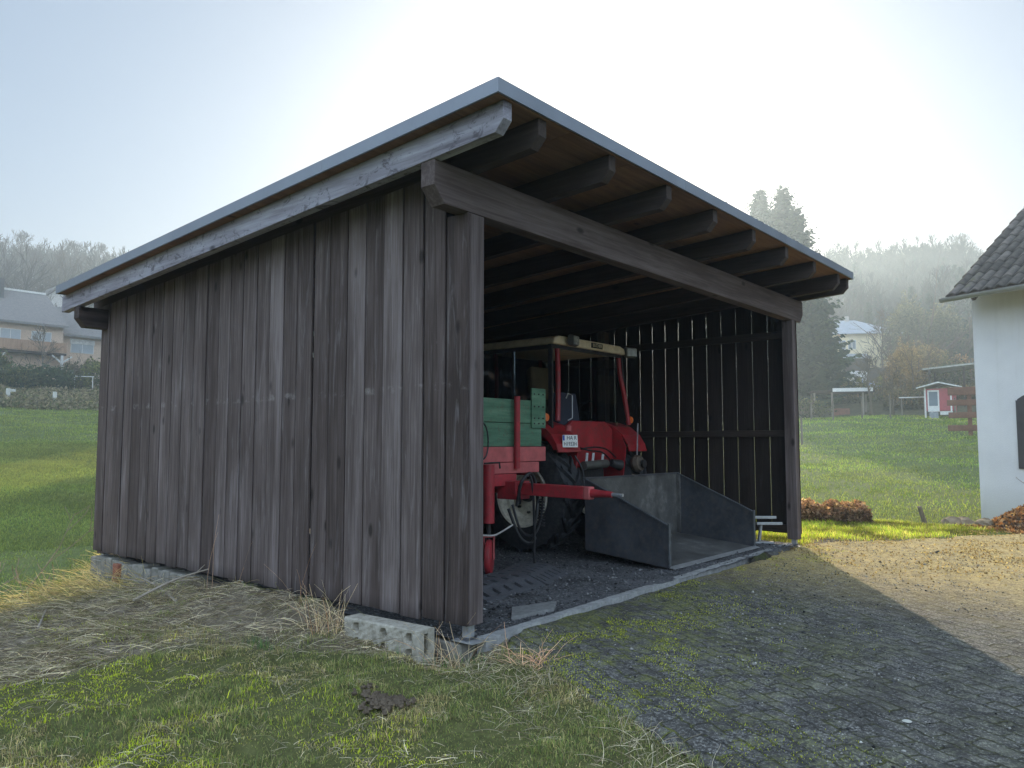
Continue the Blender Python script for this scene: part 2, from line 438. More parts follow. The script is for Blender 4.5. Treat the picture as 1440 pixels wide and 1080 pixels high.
wob = ty.n('VectorMath', {'operation': 'ADD'}, i0=o, i1=ty.n('VectorMath', {'operation': 'SCALE'}, i0=ty.n('TexNoise', Vector=o, Scale=7.0, Detail=3.0).outputs['Color'], Scale=.095).outputs[0]).outputs[0]
bk = ty.n('TexBrick', Vector=ty.map(wob, (1, 1, 1), rot=(0, 0, R(-64))), Scale=1.0, Color1=(.2, .2, .2), Color2=(.8, .8, .8), Mortar=(0, 0, 0))
bk.inputs['Mortar Size'].default_value = .010; bk.inputs['Mortar Smooth'].default_value = .6; bk.inputs['Brick Width'].default_value = .225; bk.inputs['Row Height'].default_value = .1125
n1 = ty.noise(o, 1.3, 6, .6); n2 = ty.noise(o, 9.0, 6, .7); n3 = ty.noise(o, 55.0, 4, .75); n5 = ty.noise(o, 150.0, 3, .7); n6 = ty.noise(o, 3.6, 6, .72)
bc = ty.ramp(ty.math('ADD', ty.math('MULTIPLY', n2, .75), ty.math('MULTIPLY', bk.outputs[0], .12)), [(.30, (.040, .037, .034)), (.46, (.100, .094, .086)), (.62, (.19, .178, .158))])
bc = ty.mix(ty.math('MULTIPLY', ty.ramp(n3, [(.50, 0.0), (.64, 1.0)]), .85), bc, (.36, .35, .32))
bc = ty.mix(ty.math('MULTIPLY', ty.ramp(n5, [(.60, 0.0), (.70, 1.0)]), .8), bc, (.48, .47, .44))
bc = ty.mix(ty.math('MULTIPLY', ty.ramp(n6, [(.46, 0.0), (.60, 1.0)]), .6), bc, (.045, .042, .036))
joint = ty.math('MULTIPLY', bk.outputs['Fac'], ty.ramp(n2, [(.36, .05), (.58, 1.0)]))
bc = ty.mix(ty.math('MULTIPLY', joint, .92), bc, (.040, .036, .026))
mossf = ty.math('MULTIPLY', ty.ramp(ty.math('ADD', ty.math('MULTIPLY', n2, .55), ty.math('ADD', ty.math('MULTIPLY', n1, .35), ty.math('MULTIPLY', joint, .08))), [(.42, 0.0), (.53, 1.0)]), ty.math('MULTIPLY', ty.math('ADD', vc.outputs[0], .26), ty.ramp(n3, [(.40, .1), (.56, 1.0)])), True)
bc = ty.mix(ty.math('MULTIPLY', mossf, .8), bc, ty.ramp(n3, [(.35, (.08, .10, .02)), (.65, (.24, .25, .05))]))
dn = ty.math('MULTIPLY', vc.outputs[1], ty.ramp(n2, [(.3, .4), (.6, 1.0)]))
bc = ty.mix(dn, bc, ty.ramp(n3, [(.3, (.24, .165, .055)), (.5, (.58, .43, .17)), (.70, (.86, .66, .32))]))  # golden dirt colours, raised to paint sunlight into the paving
hgt = ty.math('ADD', ty.math('MULTIPLY', ty.math('SUBTRACT', 1.0, joint), .9), ty.math('ADD', ty.math('MULTIPLY', n2, .7), ty.math('MULTIPLY', n3, .55)))
ty.pbr(bc, .88, 0, ty.bump(hgt, .85, .02), .25)
V, F, C = yard()
yd = np_mesh('paved_yard', V, F, C, ty.m, smooth=True)
tag(yd, 'old mossy interlocking paving in front of the shed', kind='structure')
# ------------------------------------------------------------------ shed materials
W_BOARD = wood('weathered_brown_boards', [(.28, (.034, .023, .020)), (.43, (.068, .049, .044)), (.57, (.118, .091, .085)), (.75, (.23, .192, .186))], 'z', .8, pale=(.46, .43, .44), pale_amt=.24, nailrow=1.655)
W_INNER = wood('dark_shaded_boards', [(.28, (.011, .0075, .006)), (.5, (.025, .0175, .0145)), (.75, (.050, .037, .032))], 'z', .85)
W_POST = wood('brown_post_timber', [(.27, (.035, .024, .022)), (.48, (.092, .069, .064)), (.72, (.20, .165, .163))], 'z', .75)
W_BEAMX = wood('brown_beam_timber', [(.27, (.035, .024, .021)), (.48, (.090, .066, .060)), (.72, (.19, .155, .15))], 'x', .75, fine=40)
W_RAFT = wood('dark_rafter_timber', [(.28, (.024, .016, .013)), (.5, (.054, .039, .032)), (.75, (.105, .08, .07))], 'y', .8, fine=40)
W_BARGE = wood('peeling_grey_barge_timber', [(.28, (.075, .065, .075)), (.44, (.25, .235, .27)), (.60, (.38, .375, .43)), (.76, (.56, .56, .62))], 'y', .75, pale=(.42, .42, .45), pale_amt=.3, grain=1.4, fine=30, chips=.75)
W_OSB = wood('brown_roof_boarding', [(.25, (.10, .052, .030)), (.5, (.21, .115, .066)), (.75, (.34, .205, .115))], 'x', .8, fine=25)
M_ZINC = plain('grey_zinc_sheet', (.25, .27, .31), .42, .4, .12, 3, .5)
M_STEEL = plain('galvanised_steel', (.50, .52, .55), .45, .7, .2, 14, .5, dirt=(.25, .22, .18), dirt_amt=.4)
M_CONC = plain('old_concrete', (.27, .255, .225), .92, 0, .3, 7, .2, .7, dirt=(.10, .10, .07), dirt_amt=.7)

# slab and foundation
tf = NT('dirty_gravel_floor'); o = tf.obj()
n1 = tf.noise(o, 2.0, 6, .65); n2 = tf.noise(o, 30.0, 5, .75); vo = tf.n('TexVoronoi', Vector=o, Scale=45.0)
c = tf.ramp(n1, [(.35, (.05, .05, .053)), (.65, (.14, .14, .148))])
c = tf.mix(tf.math('MULTIPLY', tf.ramp(n2, [(.5, 0.0), (.68, 1.0)]), .8), c, (.36, .355, .35))
tf.pbr(c, .95, 0, tf.bump(tf.math('ADD', n2, vo.outputs[0]), .9, .03), .2)
def slab():
    s = .06
    xs = np.arange(.0, 6.45, s); ys = np.arange(.0, 6.01, s)
    X, Y = np.meshgrid(xs, ys, indexing='ij')
    Z = -.095 + (fbm(X, Y, .5, 51) - .5) * .04 + (vnoise(X, Y, .1, 53) - .5) * .015 + .035 * X / 6.4
    idx = np.arange(X.size).reshape(X.shape)
    q = np.stack([idx[:-1, :-1], idx[1:, :-1], idx[1:, 1:], idx[:-1, 1:]], -1).reshape(-1, 4)
    return np.stack([X, Y, Z], -1).reshape(-1, 3), q
V, F = slab()
tag(np_mesh('shed_floor', V, F, np.ones((len(V), 3)), tf.m, smooth=True), 'dark gravelly floor inside the shed', kind='structure')
b = MB()
def rough_wall(b, x0, x1, y0, y1, zt, zb, n=26):
    for i in range(n):
        ya = y0 + (y1 - y0) * i / n; yb = y0 + (y1 - y0) * (i + 1) / n
        b.box(x0 - random.uniform(0, .03), x1, ya, yb, zb, zt + random.uniform(-.03, .008))
rough_wall(b, .0, .16, 3.6, 6.03, -.05, -.8, 18); rough_wall(b, .02, .16, .05, 3.58, -.13, -.8, 14)
b.box(.1, 6.5, 5.85, 6.05, -.8, -.06)
fnd = b.build('foundation', M_CONC, bevel=.012)
tag(fnd, 'crumbling concrete strip foundation under the left wall of the shed', 'foundation')
M_BRICK = plain('red_brick', (.32, .12, .075), .9, 0, .3, 14, .2, .6, dirt=(.25, .2, .17), dirt_amt=.5)
bb = MB().box(-.05, .02, 5.23, 5.36, -.30, -.085).build('brick', M_BRICK, bevel=.012, origin=(-.02, 5.3, -.3))
tag(bb, 'single red brick set upright in the foundation edge', 'brick')
b = MB()
for i in range(40):
    xa, xb = .12 + i * .156, .12 + (i + 1) * .156
    y0 = -.07 + .16 * xa / 6.3 + random.uniform(-.004, .004)
    b.box(xa, xb - (.004 if i % 6 == 5 else 0), y0, y0 + .085, -.3, -.086 + .03 * xa / 6.4)
ks = b.build('kerb_strip', plain('worn_kerb_concrete', (.34, .34, .335), .9, 0, .25, 9, .2, .5, dirt=(.12, .12, .10), dirt_amt=.6))
tag(ks, 'narrow worn concrete edging along the open front of the shed', kind='structure')

# ------------------------------------------------------------------ shed
shed = thing('open_shed', 'large open fronted timber shed with brown upright boards and a sloping flat roof', 'shed')
W, D = 6.434, 6.0
SL = .0593
def rz(y): return 3.18 - SL * y                       # underside of rafters
edges = [-.012, .218, .447, .666, .887, 1.11, 1.345, 1.573, 1.792, 2.021, 2.218, 2.433, 2.646, 2.88, 3.098, 3.313, 3.536, 3.781, 4.007, 4.227, 4.455, 4.675, 4.887, 5.122, 5.331, 5.564, 5.768, 5.997]
def boards(x0, x1, eds, gap, ztop, zbot, out):
    b = MB()
    for i in range(len(eds) - 1):
        a, e = eds[i], eds[i + 1]
        col = (random.gauss(.48, .13), random.random(), 0)
        dx = random.uniform(0, .016) * out * (out < 0); g = gap * (random.uniform(.6, 1.5) if out < 0 else random.uniform(.7, 1.35))
        t0, t1 = ztop(i, a), ztop(i, e); z0 = zbot + random.uniform(-.012, .008)
        poly = [(a + g / 2, z0), (e - g / 2, z0), (e - g / 2, t1), (a + g / 2, t0)]
        b.prism(poly, 'x', x0 + dx, x1 + dx, col)
    return b
lt = lambda i, y: 2.884 if i == 0 else rz(y) + .06
boards(0, .022, edges, .0145, lt, 0, -1).build('side_wall', W_BOARD, shed, bevel=.004)
redge = [.0, .176, .399, .618, .853, 1.073, 1.3, 1.521, 1.748, 1.969, 2.184, 2.404, 2.641, 2.86, 3.08, 3.31, 3.53, 3.75, 3.97, 4.2, 4.42, 4.65, 4.87, 5.1, 5.33, 5.55, 5.77, 5.997]
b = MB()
for e_ in edges[1:-1]: b.box(.034, .050, e_ - .035, e_ + .035, .05, rz(e_) - .02, (.3, random.random(), 0))  # black strips added behind the gaps so the joints read as shadow
b.build('joint_shade_strip', plain('joint_shade_black', (.005, .0045, .004), .95, 0, .2, 5, .05), shed)
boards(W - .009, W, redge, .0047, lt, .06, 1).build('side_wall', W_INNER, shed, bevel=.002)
b = MB()
xe = np.linspace(.03, W - .03, 29)
for i in range(28):
    g = random.uniform(.0015, .004)
    b.box(xe[i] + g / 2, xe[i + 1] - g / 2, 5.975, 5.997, .0, rz(5.98) - .30, (random.gauss(.5, .2), random.random(), 0))
# two knot holes let light in: thin slots between back boards
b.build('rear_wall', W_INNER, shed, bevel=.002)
# posts
for (x, y) in ((.026, .004), (.026, 2.95), (.026, 5.82), (6.285, .004), (6.285, 2.95), (6.285, 5.82), (3.1, 5.82)):
    zt = 2.885 if y < 1 else rz(y) - .01 if y < 5 else rz(y) - .245
    wdt = .146 if x < 1 else .125
    MB().box(x, x + wdt, y, y + .14, .0 if y < 1 else -.03, zt, (random.uniform(.4, .65), random.random(), 0)).build('post', W_POST, shed, bevel=.005)
    fb = MB().box(x + .04, x + .10, y + .04, y + .10, -.10, 0)
    fb.box(x - .045 if x < 1 else x - .02, x + .15, y - .075, y + .12, -.103, -.095)
    fb.build('post_foot', M_STEEL, shed)
# rails
MB().box(.024, .06, .15, 5.8, 1.61, 1.70, (.4, .2, 0)).build('rail', W_RAFT, shed, bevel=.004)
MB().box(6.37, 6.410, .15, 5.8, 1.335, 1.425, (.3, .6, 0)).build('rail', W_RAFT, shed, bevel=.004)
MB().box(6.37, 6.410, .15, 5.8, .075, .175, (.3, .1, 0)).build('rail', W_RAFT, shed, bevel=.004)
MB().box(6.37, 6.410, .15, 5.8, 2.66, 2.76, (.3, .9, 0)).build('rail', W_RAFT, shed, bevel=.004)
MB().box(.2, 6.2, 5.93, 5.972, 1.4, 1.5, (.3, .8, 0)).build('rail', W_BEAMX, shed, bevel=.004)
# beams
def cham(x0, x1, z0, z1, cx, cz):
    return [(x0 + cx, z0), (x1 - cx, z0), (x1, z0 + cz), (x1, z1), (x0, z1), (x0, z0 + cz)]
MB().prism(cham(-.337, 6.70, 2.887, 3.178, .10, .115), 'y', .001, .135, (.52, .3, 0)).build('front_beam', W_BEAMX, shed, bevel=.006)
MB().prism(cham(-.337, 6.70, rz(5.9) - .235, rz(5.9) - .003, .08, .10), 'y', 5.815, 5.955, (.2, .7, 0)).build('rear_beam', W_BEAMX, shed, bevel=.006)
# rafters
RH = .19
def rafter(x0, x1, col, mat):
    y0, y1 = -.62, 6.30
    poly = [(y0 + .07, rz(y0 + .07)), (y1, rz(y1)), (y1, rz(y1) + RH), (y0, rz(y0) + RH), (y0, rz(y0) + .072)]
    return MB().prism(poly, 'x', x0, x1, col).build('rafter', mat, shed, bevel=.005)
bg_ = rafter(-.345, -.262, (.5, .37, 0), W_BARGE); bg_['label'] = 'peeling grey weathered barge rafter'
for xr_ in (.10, .96, 1.84, 2.72, 3.61, 4.51, 5.41, 6.30, 6.66):
    rafter(xr_ - .088, xr_, (random.uniform(.35, .6), random.random(), 0), W_RAFT)
# boarding, roof skin and metal edge
def slope_poly(y0, y1, dz0, dz1):
    return [(y0, rz(y0) + dz0), (y1, rz(y1) + dz0), (y1, rz(y1) + dz1), (y0, rz(y0) + dz1)]
b = MB(); xs = np.linspace(-.43, 6.69, 10)
for i in range(9): b.prism(slope_poly(-.642, 6.18, RH + .001, RH + .022), 'x', xs[i] + .002, xs[i + 1] - .002, (random.uniform(.35, .65), random.random(), 0))
b.build('roof_boarding', W_OSB, shed)
MB().prism(slope_poly(-.64, 6.19, RH + .024, RH + .05), 'x', -.435, 6.70).build('roof_sheet', plain('grey_roof_felt', (.10, .105, .11), .9, 0, .2, 5), shed)
def trim(name):
    lo, hi = RH - .002, RH + .088
    for k, (ya, yb) in enumerate(((-.667, 1.1), (1.103, 3.4), (3.403, 5.2), (5.203, 6.206))):
        b = MB().prism(slope_poly(ya, yb, lo, hi), 'x', -.452, -.4365); b.prism(slope_poly(ya, yb, hi, hi + .003), 'x', -.452, -.36); b.build(name, M_ZINC, shed)
    for xa, xb in ((-.436, 2.0), (2.003, 4.3), (4.303, 6.705)):
        b = MB().prism(slope_poly(-.667, -.653, lo, hi), 'x', xa, xb); b.prism(slope_poly(-.667, -.58, hi, hi + .003), 'x', xa, xb); b.build(name, M_ZINC, shed)
    MB().prism(slope_poly(-.667, 6.206, lo, hi), 'x', 6.707, 6.722).build(name, M_ZINC, shed)
    MB().prism(slope_poly(6.192, 6.206, lo, hi), 'x', -.434, 6.705).build(name, M_ZINC, shed)
trim('roof_edge_trim')

# ------------------------------------------------------------------ hollow formwork block
b = MB()
P0 = (-.245, .19, -.235)
tc = MB()
# outline in (y,z) seen from the left, with half-round notches, cut as strips
def blk():
    b = MB(); L, Hh, T = .80, .225, .15
    holes = [(.10, .165), (.10, .06), (.36, .165), (.36, .06), (.66, .165), (.66, .06)]
    # front face as a fine grid pushed in at holes
    ny, nz = 90, 28
    V = []; idx = {}
    for i in range(ny + 1):
        for j in range(nz + 1):
            y = L * i / ny; z = Hh * j / nz; d = 0
            for hy, hz_ in holes:
                q = math.hypot((y - hy) / .034, (z - hz_) / .032)
                d = max(d, .05 * (1 - sm(.75, 1.05, q)))
            for sy in (.08, .64): d = max(d, .012 * (1 - sm(.004, .012, abs(y - sy))) * (z > .05))
            ed = min(y, L - y, z, Hh - z); d += .012 * (1 - min(1, ed / .012)) ** 2
            d += .003 * math.sin(y * 61 + z * 47) * math.sin(z * 83)
            V.append((d, y, z))
    fs = []
    for i in range(ny):
        for j in range(nz):
            a = i * (nz + 1) + j; fs.append((a, a + nz + 1, a + nz + 2, a + 1)[::-1])
    b.add(V, fs)
    # top, end and back as shell behind the face
    b.box(.0125, T, .0005, L - .0005, Hh - .028, Hh - .0003); b.box(.05, T, .002, L - .002, .002, .05); b.box(T - .035, T, .001, L - .001, .05, Hh - .028)
    b.box(.0125, .052, .0, .018, .01, Hh - .028); b.box(.0125, .052, L - .018, L, .01, Hh - .028)
    b.box(.09, T - .035, .0, .03, .05, Hh - .028); b.box(.053, .058, .02, L - .02, .05, Hh - .028)
    return b
b = blk(); M = Matrix.Translation(Vector((-.255, .20, -.235))) @ Matrix.Rotation(R(-1.0), 4, 'X')
for k in range(len(b.v)): b.v[k] = M @ b.v[k]
M_BLOCK = plain('grey_cast_concrete', (.42, .39, .33), .92, 0, .25, 9, .2, .8, dirt=(.15, .13, .08), dirt_amt=.6)
tag(b.build('concrete_block', M_BLOCK, origin=(-.18, .6, -.235)), 'grey hollow concrete formwork block with round holes leaning by the left wall', 'block')

# ------------------------------------------------------------------ things on the shed floor
M_RUB = plain('black_recycled_plastic', (.07, .072, .082), .7, 0, .3, 20, .4, .3, dirt=(.15, .14, .13), dirt_amt=.5)
def ramp(name, base, lenv, widv, hgt, label, holes=True):
    # wedge ramp with a pattern of slots on its top
    a = Vector(lenv); w_ = Vector(widv); up = Vector((0, 0, 1)); p = Vector(base)
    n, m = 16, 10; V = []; fs = []
    b = MB()
    for i in range(n):
        for j in range(m):
            cut = holes and (i % 3 == 1) and (j % 3 != 0) and 0 < i < n - 1
            u0, u1, v0, v1 = i / n, (i + 1) / n, j / m, (j + 1) / m
            def zz(v): return hgt * min(1, v / .45) + .012
            dz = -.03 if cut else 0
            q = [p + a * u0 + w_ * v0 + up * (zz(v0) + dz), p + a * u1 + w_ * v0 + up * (zz(v0) + dz), p + a * u1 + w_ * v1 + up * (zz(v1) + dz), p + a * u0 + w_ * v1 + up * (zz(v1) + dz)]
            g = [x.copy() for x in q]
            for x in g: x.z = base[2] - .02
            b.add(q + g, [(0, 1, 2, 3), (0, 4, 5, 1), (1, 5, 6, 2), (2, 6, 7, 3), (3, 7, 4, 0)])
    return tag(b.build(name, M_RUB, origin=base), label, 'ramp')
ramp('kerb_ramp', (1.02, .72, -.085), (.93, .10, 0), (-.06, .50, 0), .085, 'black plastic kerb ramp with slots just inside the left front post')
ramp('kerb_ramp', (1.98, .80, -.085), (.62, .22, 0), (-.10, .52, 0), .085, 'black plastic kerb ramp farther from the post, touching the other ramp')
b = MB().prism([(.70, .19), (1.16, .13), (1.42, .29), (.98, .42)], 'z', -.13, -.072)
tag(b.build('paving_slab', plain('grey_paving_slab', (.22, .22, .215), .92, 0, .25, 22, .2, .5), bevel=.004, origin=(1.05, .27, -.12)), 'flat grey concrete paving slab on the shed floor behind the front edging', 'paving slab')

# transport box (tipped steel scoop)
M_BOX_OUT = plain('dark_painted_steel', (.052, .056, .066), .5, .0, .35, 5, .45, .15, dirt=(.11, .095, .085), dirt_amt=.6)
tb = NT('scuffed_grey_steel'); o = tb.obj()
n1 = tb.noise(o, 5.0, 6, .7); n2 = tb.noise(o, 40.0, 5, .7)
c = tb.ramp(n1, [(.3, (.06, .058, .056)), (.55, (.12, .118, .112)), (.75, (.24, .235, .22))])
c = tb.mix(tb.ramp(n2, [(.66, 0.0), (.74, .8)]), c, (.45, .44, .42))
tb.pbr(c, tb.ramp(n1, [(.3, .45), (.7, .75)]), .3, tb.bump(n2, .15, .01), .4)
M_BOX_IN = tb.m
bx = thing('transport_box', 'open fronted dark steel transport box lying on the floor behind the tractor', 'transport box', (4.55, .9, -.09))
x0, x1, y0, y1 = 3.44, 5.66, .33, 1.385
zf0, zf1, zr1, zt0, zt1 = -.052, .05, .84, .385, .845
def side(x, name):
    b = MB().prism([(y0, zf0), (y1, zf1), (y1, zt1), (y0, zt0)], 'x', x, x + .012)
    b.build(name, M_BOX_OUT, bx)
    f = MB().beam((x + .006, y0, zt0), (x + .006, y1, zt1), .045, .012); f.beam((x + .006, y0 - .006, zf0), (x + .006, y0 - .006, zt0 + .02), .045, .014, up=(0, 1, 0))
    f.build('rim', plain('worn_rim_steel', (.10, .11, .12), .5, .4, .3, 20), bx)
side(x0, 'side_panel'); side(x1 - .012, 'side_panel')
MB().prism([(y1, zf1), (y1 + .012, zf1), (y1 + .012, zr1), (y1, zr1)], 'x', x0 + .012, x1 - .012).build('back_panel', M_BOX_IN, bx)
MB().prism([(y0, zf0 - .01), (y1 - .002, zf1 - .01), (y1 - .002, zf1), (y0, zf0 + .004)], 'x', x0 + .013, x1 - .013).build('floor_panel', M_BOX_IN, bx)
lip = MB().prism([(y0 - .07, zf0 - .008), (y0 - .002, zf0 - .008), (y0 - .002, zf0 + .014), (y0 - .07, zf0 - .002)], 'x', x0, x1)
lip.build('cutting_edge', plain('bare_worn_steel', (.42, .42, .42), .45, .6, .25, 18, .5, .1), bx)
for i in range(3):
    xx = 4.0 + i * .55; MB().box(xx, xx + .06, y1 + .014, y1 + .06, zf1, zr1 - .1).build('bracket', M_BOX_OUT, bx)
for xx in (x0 + .012, x1 - .052): MB().box(xx, xx + .04, y1 - .045, y1 - .001, zf1 + .01, zr1 - .01).build('corner_gusset', M_BOX_IN, bx)
MB().box(x0 - .002, x1 + .002, y1 - .014, y1 + .03, zr1, zr1 + .018).build('top_rail', M_BOX_OUT, bx)

# trestle and pipe by the right front post
M_GALV = plain('grey_tube_steel', (.36, .37, .38), .45, .5, .2, 20)
dv = Vector((.64, -.77, 0))
tr = thing('trestle', 'low grey tubular steel trestle between the transport box and the right post', 'trestle', (6.1, .42, -.05))
p = Vector((6.05, .50, .275))
MB().beam(p - dv * .06, p + dv * .30, .035, .035).build('bar', M_GALV, tr, bevel=.004)
p2 = Vector((6.10, .44, .195)); MB().beam(p2 - dv * .04, p2 + dv * .30, .04, .035).build('bar', M_GALV, tr, bevel=.004)
MB().beam((6.09, .45, -.055), (6.13, .43, .18), .03, .03).build('leg', M_GALV, tr)
MB().beam((6.0, .62, -.055), (6.03, .56, .27), .03, .03).build('leg', M_GALV, tr)
MB().beam(Vector((6.04, .5, -.05)), Vector((6.04, .5, -.05)) + dv * .26, .06, .02).build('foot', M_GALV, tr)
pr = thing('pipe_stand', 'grey steel pipe resting on a short stand beside the dark right wall', 'pipe stand', (6.0, 1.4, -.06))
pp = Vector((5.93, 1.55, .62)); MB().tube([pp - dv * .42, pp + dv * .36], .016, 8).build('pipe', M_GALV, pr)
MB().tube([(5.93, 1.55, -.06), (5.93, 1.55, .60)], .014, 8).build('stand', M_GALV, pr)
MB().box(5.85, 6.01, 1.47, 1.63, -.066, -.05).build('foot', M_GALV, pr)

# ------------------------------------------------------------------ trailer
M_RED = plain('faded_red_paint', (.40, .032, .042), .55, 0, .25, 7, .4, .1, dirt=(.13, .05, .045), dirt_amt=.55)
M_PINK = plain('sun_bleached_red_paint', (.47, .115, .115), .65, 0, .25, 9, .3, .1, dirt=(.45, .13, .12), dirt_amt=.5)
tgm = NT('scuffed_green_boards'); o = tgm.obj()
n1 = tgm.noise(tgm.map(o, (1.5, 5, 14)), 1.0, 6, .65); n2 = tgm.noise(o, 26.0, 5, .7)
c = tgm.ramp(n1, [(.3, (.055, .135, .085)), (.55, (.115, .235, .15)), (.75, (.20, .33, .22))])
c = tgm.mix(tgm.ramp(n2, [(.54, 0.0), (.68, .7)]), c, (.12, .12, .08))
M_GREEN = tgm.pbr(c, .75, 0, tgm.bump(n1, .25, .01), .3)
M_BLACK = plain('black_rubber', (.018, .018, .02), .75, 0, .3, 12, .3, .2, dirt=(.07, .065, .06), dirt_amt=.4)
M_DARK = plain('dark_greasy_metal', (.03, .03, .032), .55, .3, .3, 14, .4, .15, dirt=(.12, .09, .06), dirt_amt=.4)
M_CREAM = plain('cream_rim_paint', (.78, .74, .62), .55, 0, .2, 8, .4, .05, dirt=(.22, .17, .11), dirt_amt=.5)
tl = thing('farm_trailer', 'small farm trailer with green boards, red frame and red drawbar', 'trailer', (2.4, 2.6, -.09))
TX0, TX1, TY0, TY1 = 1.62, 3.07, 1.70, 3.75
b = MB()
for i in range(2): b.box(TX0, TX1 - .03, TY0, TY0 + .03, 1.215 + i * .258, 1.215 + i * .258 + .253, (1, 1, 1))
b.build('front_board', M_GREEN, tl, bevel=.006)
for xx in (TX0, TX1 - .028):
    b = MB()
    for i in range(2): b.box(xx, xx + .028, TY0 + .032, TY1, 1.215 + i * .258, 1.215 + i * .258 + .253)
    b.build('side_board', M_GREEN, tl, bevel=.006)
b = MB()
for i in range(2): b.box(TX0, TX1 - .03, TY1, TY1 + .03, 1.215 + i * .258, 1.215 + i * .258 + .253)
b.build('tail_board', M_GREEN, tl, bevel=.006)
b = MB().box(2.84, 3.09, TY0 - .022, TY0 - .002, 1.42, 1.865)
cp = b.build('corner_plate', M_GREEN, tl, bevel=.004)
for zz_ in (1.47, 1.53, 1.66, 1.80):
    for xx in (2.88, 2.96, 3.04): MB().tube([(xx, TY0 - .03, zz_), (xx, TY0 - .021, zz_)], .009, 8).build('bolt', M_DARK, cp)
MB().box(TX0, TX1, TY0 + .03, TY1, 1.185, 1.213).build('floor_panel', M_DARK, tl)
b = MB().box(TX0, TX1 + .01, TY0 - .03, TY0 + .03, 1.05, 1.212); b.build('front_sill', M_PINK, tl, bevel=.008)
MB().box(TX0 - .02, 2.18, TY0 - .034, TY0 - .012, 1.085, 1.20).build('lamp_bar', M_PINK, tl, bevel=.006)
for xx in (TX0, TX1 - .06): MB().box(xx, xx + .06, TY0 + .032, TY1 + .02, 1.06, 1.184).build('side_sill', M_RED, tl, bevel=.006)
MB().tube([(2.53, TY0 - .062, .98), (2.53, TY0 - .062, 1.755)], .034, 14).build('stanchion', M_RED, tl, smooth=True)
for xx in (2.05, 2.75): MB().box(xx, xx + .09, TY0 - .02, TY1 - .1, .90, 1.045).build('chassis_rail', M_RED, tl, bevel=.006)
MB().box(1.75, 2.95, TY0 - .035, TY0 + .05, .93, 1.045).build('cross_member', M_PINK, tl, bevel=.006)
MB().box(1.85, 2.55, TY0 - .04, TY0 + .04, .80, .925).build('cross_member', M_RED, tl, bevel=.006)
# drawbar
db = MB(); p0 = Vector((2.46, 2.3, .785)); p1 = Vector((2.545, .76, .755)); db.beam(p0, p1, .11, .125)
dbo = db.build('drawbar', M_RED, tl, bevel=.008)
d = (p1 - p0).normalized()
MB().beam(p1, p1 + d * .07, .112, .127).build('drawbar_end', M_PINK, dbo, bevel=.012)
MB().tube([p1 + d * .07, p1 + d * .2, p1 + d * .30], [.045, .035, .03], 10).build('coupling', M_RED, dbo, smooth=True)
MB().tube([p1 + d * .30, p1 + d * .42], [.02, .016], 10).build('tow_pin', M_STEEL, dbo)
MB().box(2.36, 2.60, 1.52, 1.78, .66, .85).build('drawbar_bracket', M_RED, tl, bevel=.01)
# jockey wheel
jk = MB().tube([(2.03, 1.60, .44), (2.03, 1.60, 1.03)], .058, 16).build('jack_tube', M_RED, tl, smooth=True)
MB().tube([(2.03, 1.60, .18), (2.03, 1.60, .44)], .022, 10).build('jack_leg', M_DARK, jk)
MB().tube([(1.93, 1.57, 1.045), (2.03, 1.57, 1.05), (2.16, 1.57, 1.05), (2.17, 1.57, .99)], .011, 6).build('crank', M_DARK, jk)
Mj = Matrix.Translation(Vector((2.03, 1.595, 0))) @ Matrix.Rotation(R(-56), 4, 'Z')
Mw = Mj @ Matrix.Translation(Vector((0, 0, .10))) @ Matrix.Rotation(R(90), 4, 'Y')
jw = MB().lathe([(.02, -.035), (.15, -.035), (.175, -.025), (.182, 0), (.175, .025), (.15, .035), (.02, .035)], 28, M=Mw).build('jockey_wheel', M_RED, jk, smooth=True)
b = MB().box(-.055, -.045, -.03, .03, .08, .30, M=Mj); b.box(.045, .055, -.03, .03, .08, .30, M=Mj); b.box(-.055, .055, -.03, .03, .30, .312, M=Mj)
b.build('wheel_fork', M_PINK, jk)
# trailer wheels
def wheel_geo(cx, cy, cz, rad, wid, rimr, out):
    """tyre with lugs and dished rim, axle along X; out=-1 faces -X"""
    M = Matrix.Translation(Vector((cx, cy, cz))) @ Matrix.Rotation(R(90), 4, 'Y')
    h = wid / 2
    ty_ = MB().lathe([(rimr, -h * .8), (rimr + .03, -h), (rad * .86, -h), (rad * .95, -h * .86), (rad * .955, h * .86), (rad * .86, h), (rimr + .03, h), (rimr, h * .8)], 44, M=M)
    return ty_, M
for sx, cx in ((-1, 1.78), (1, 2.93)):
    ty_, M = wheel_geo(cx, 2.95, .30, .39, .20, .22, sx)
    wh = ty_.build('wheel', M_BLACK, tl, smooth=True)
    MB().lathe([(.02, .05), (.12, .05), (.20, .02), (.222, .085), (.222, -.085), (.2, -.02), (.02, -.02)], 28, M=M).build('rim', M_CREAM, wh, smooth=True)
MB().beam((1.78, 2.95, .32), (2.93, 2.95, .32), .08, .08).build('axle', M_RED, tl)
for xx in (2.09, 2.80): MB().box(xx, xx + .05, 2.88, 3.02, .36, .90).build('axle_bracket', M_RED, tl)
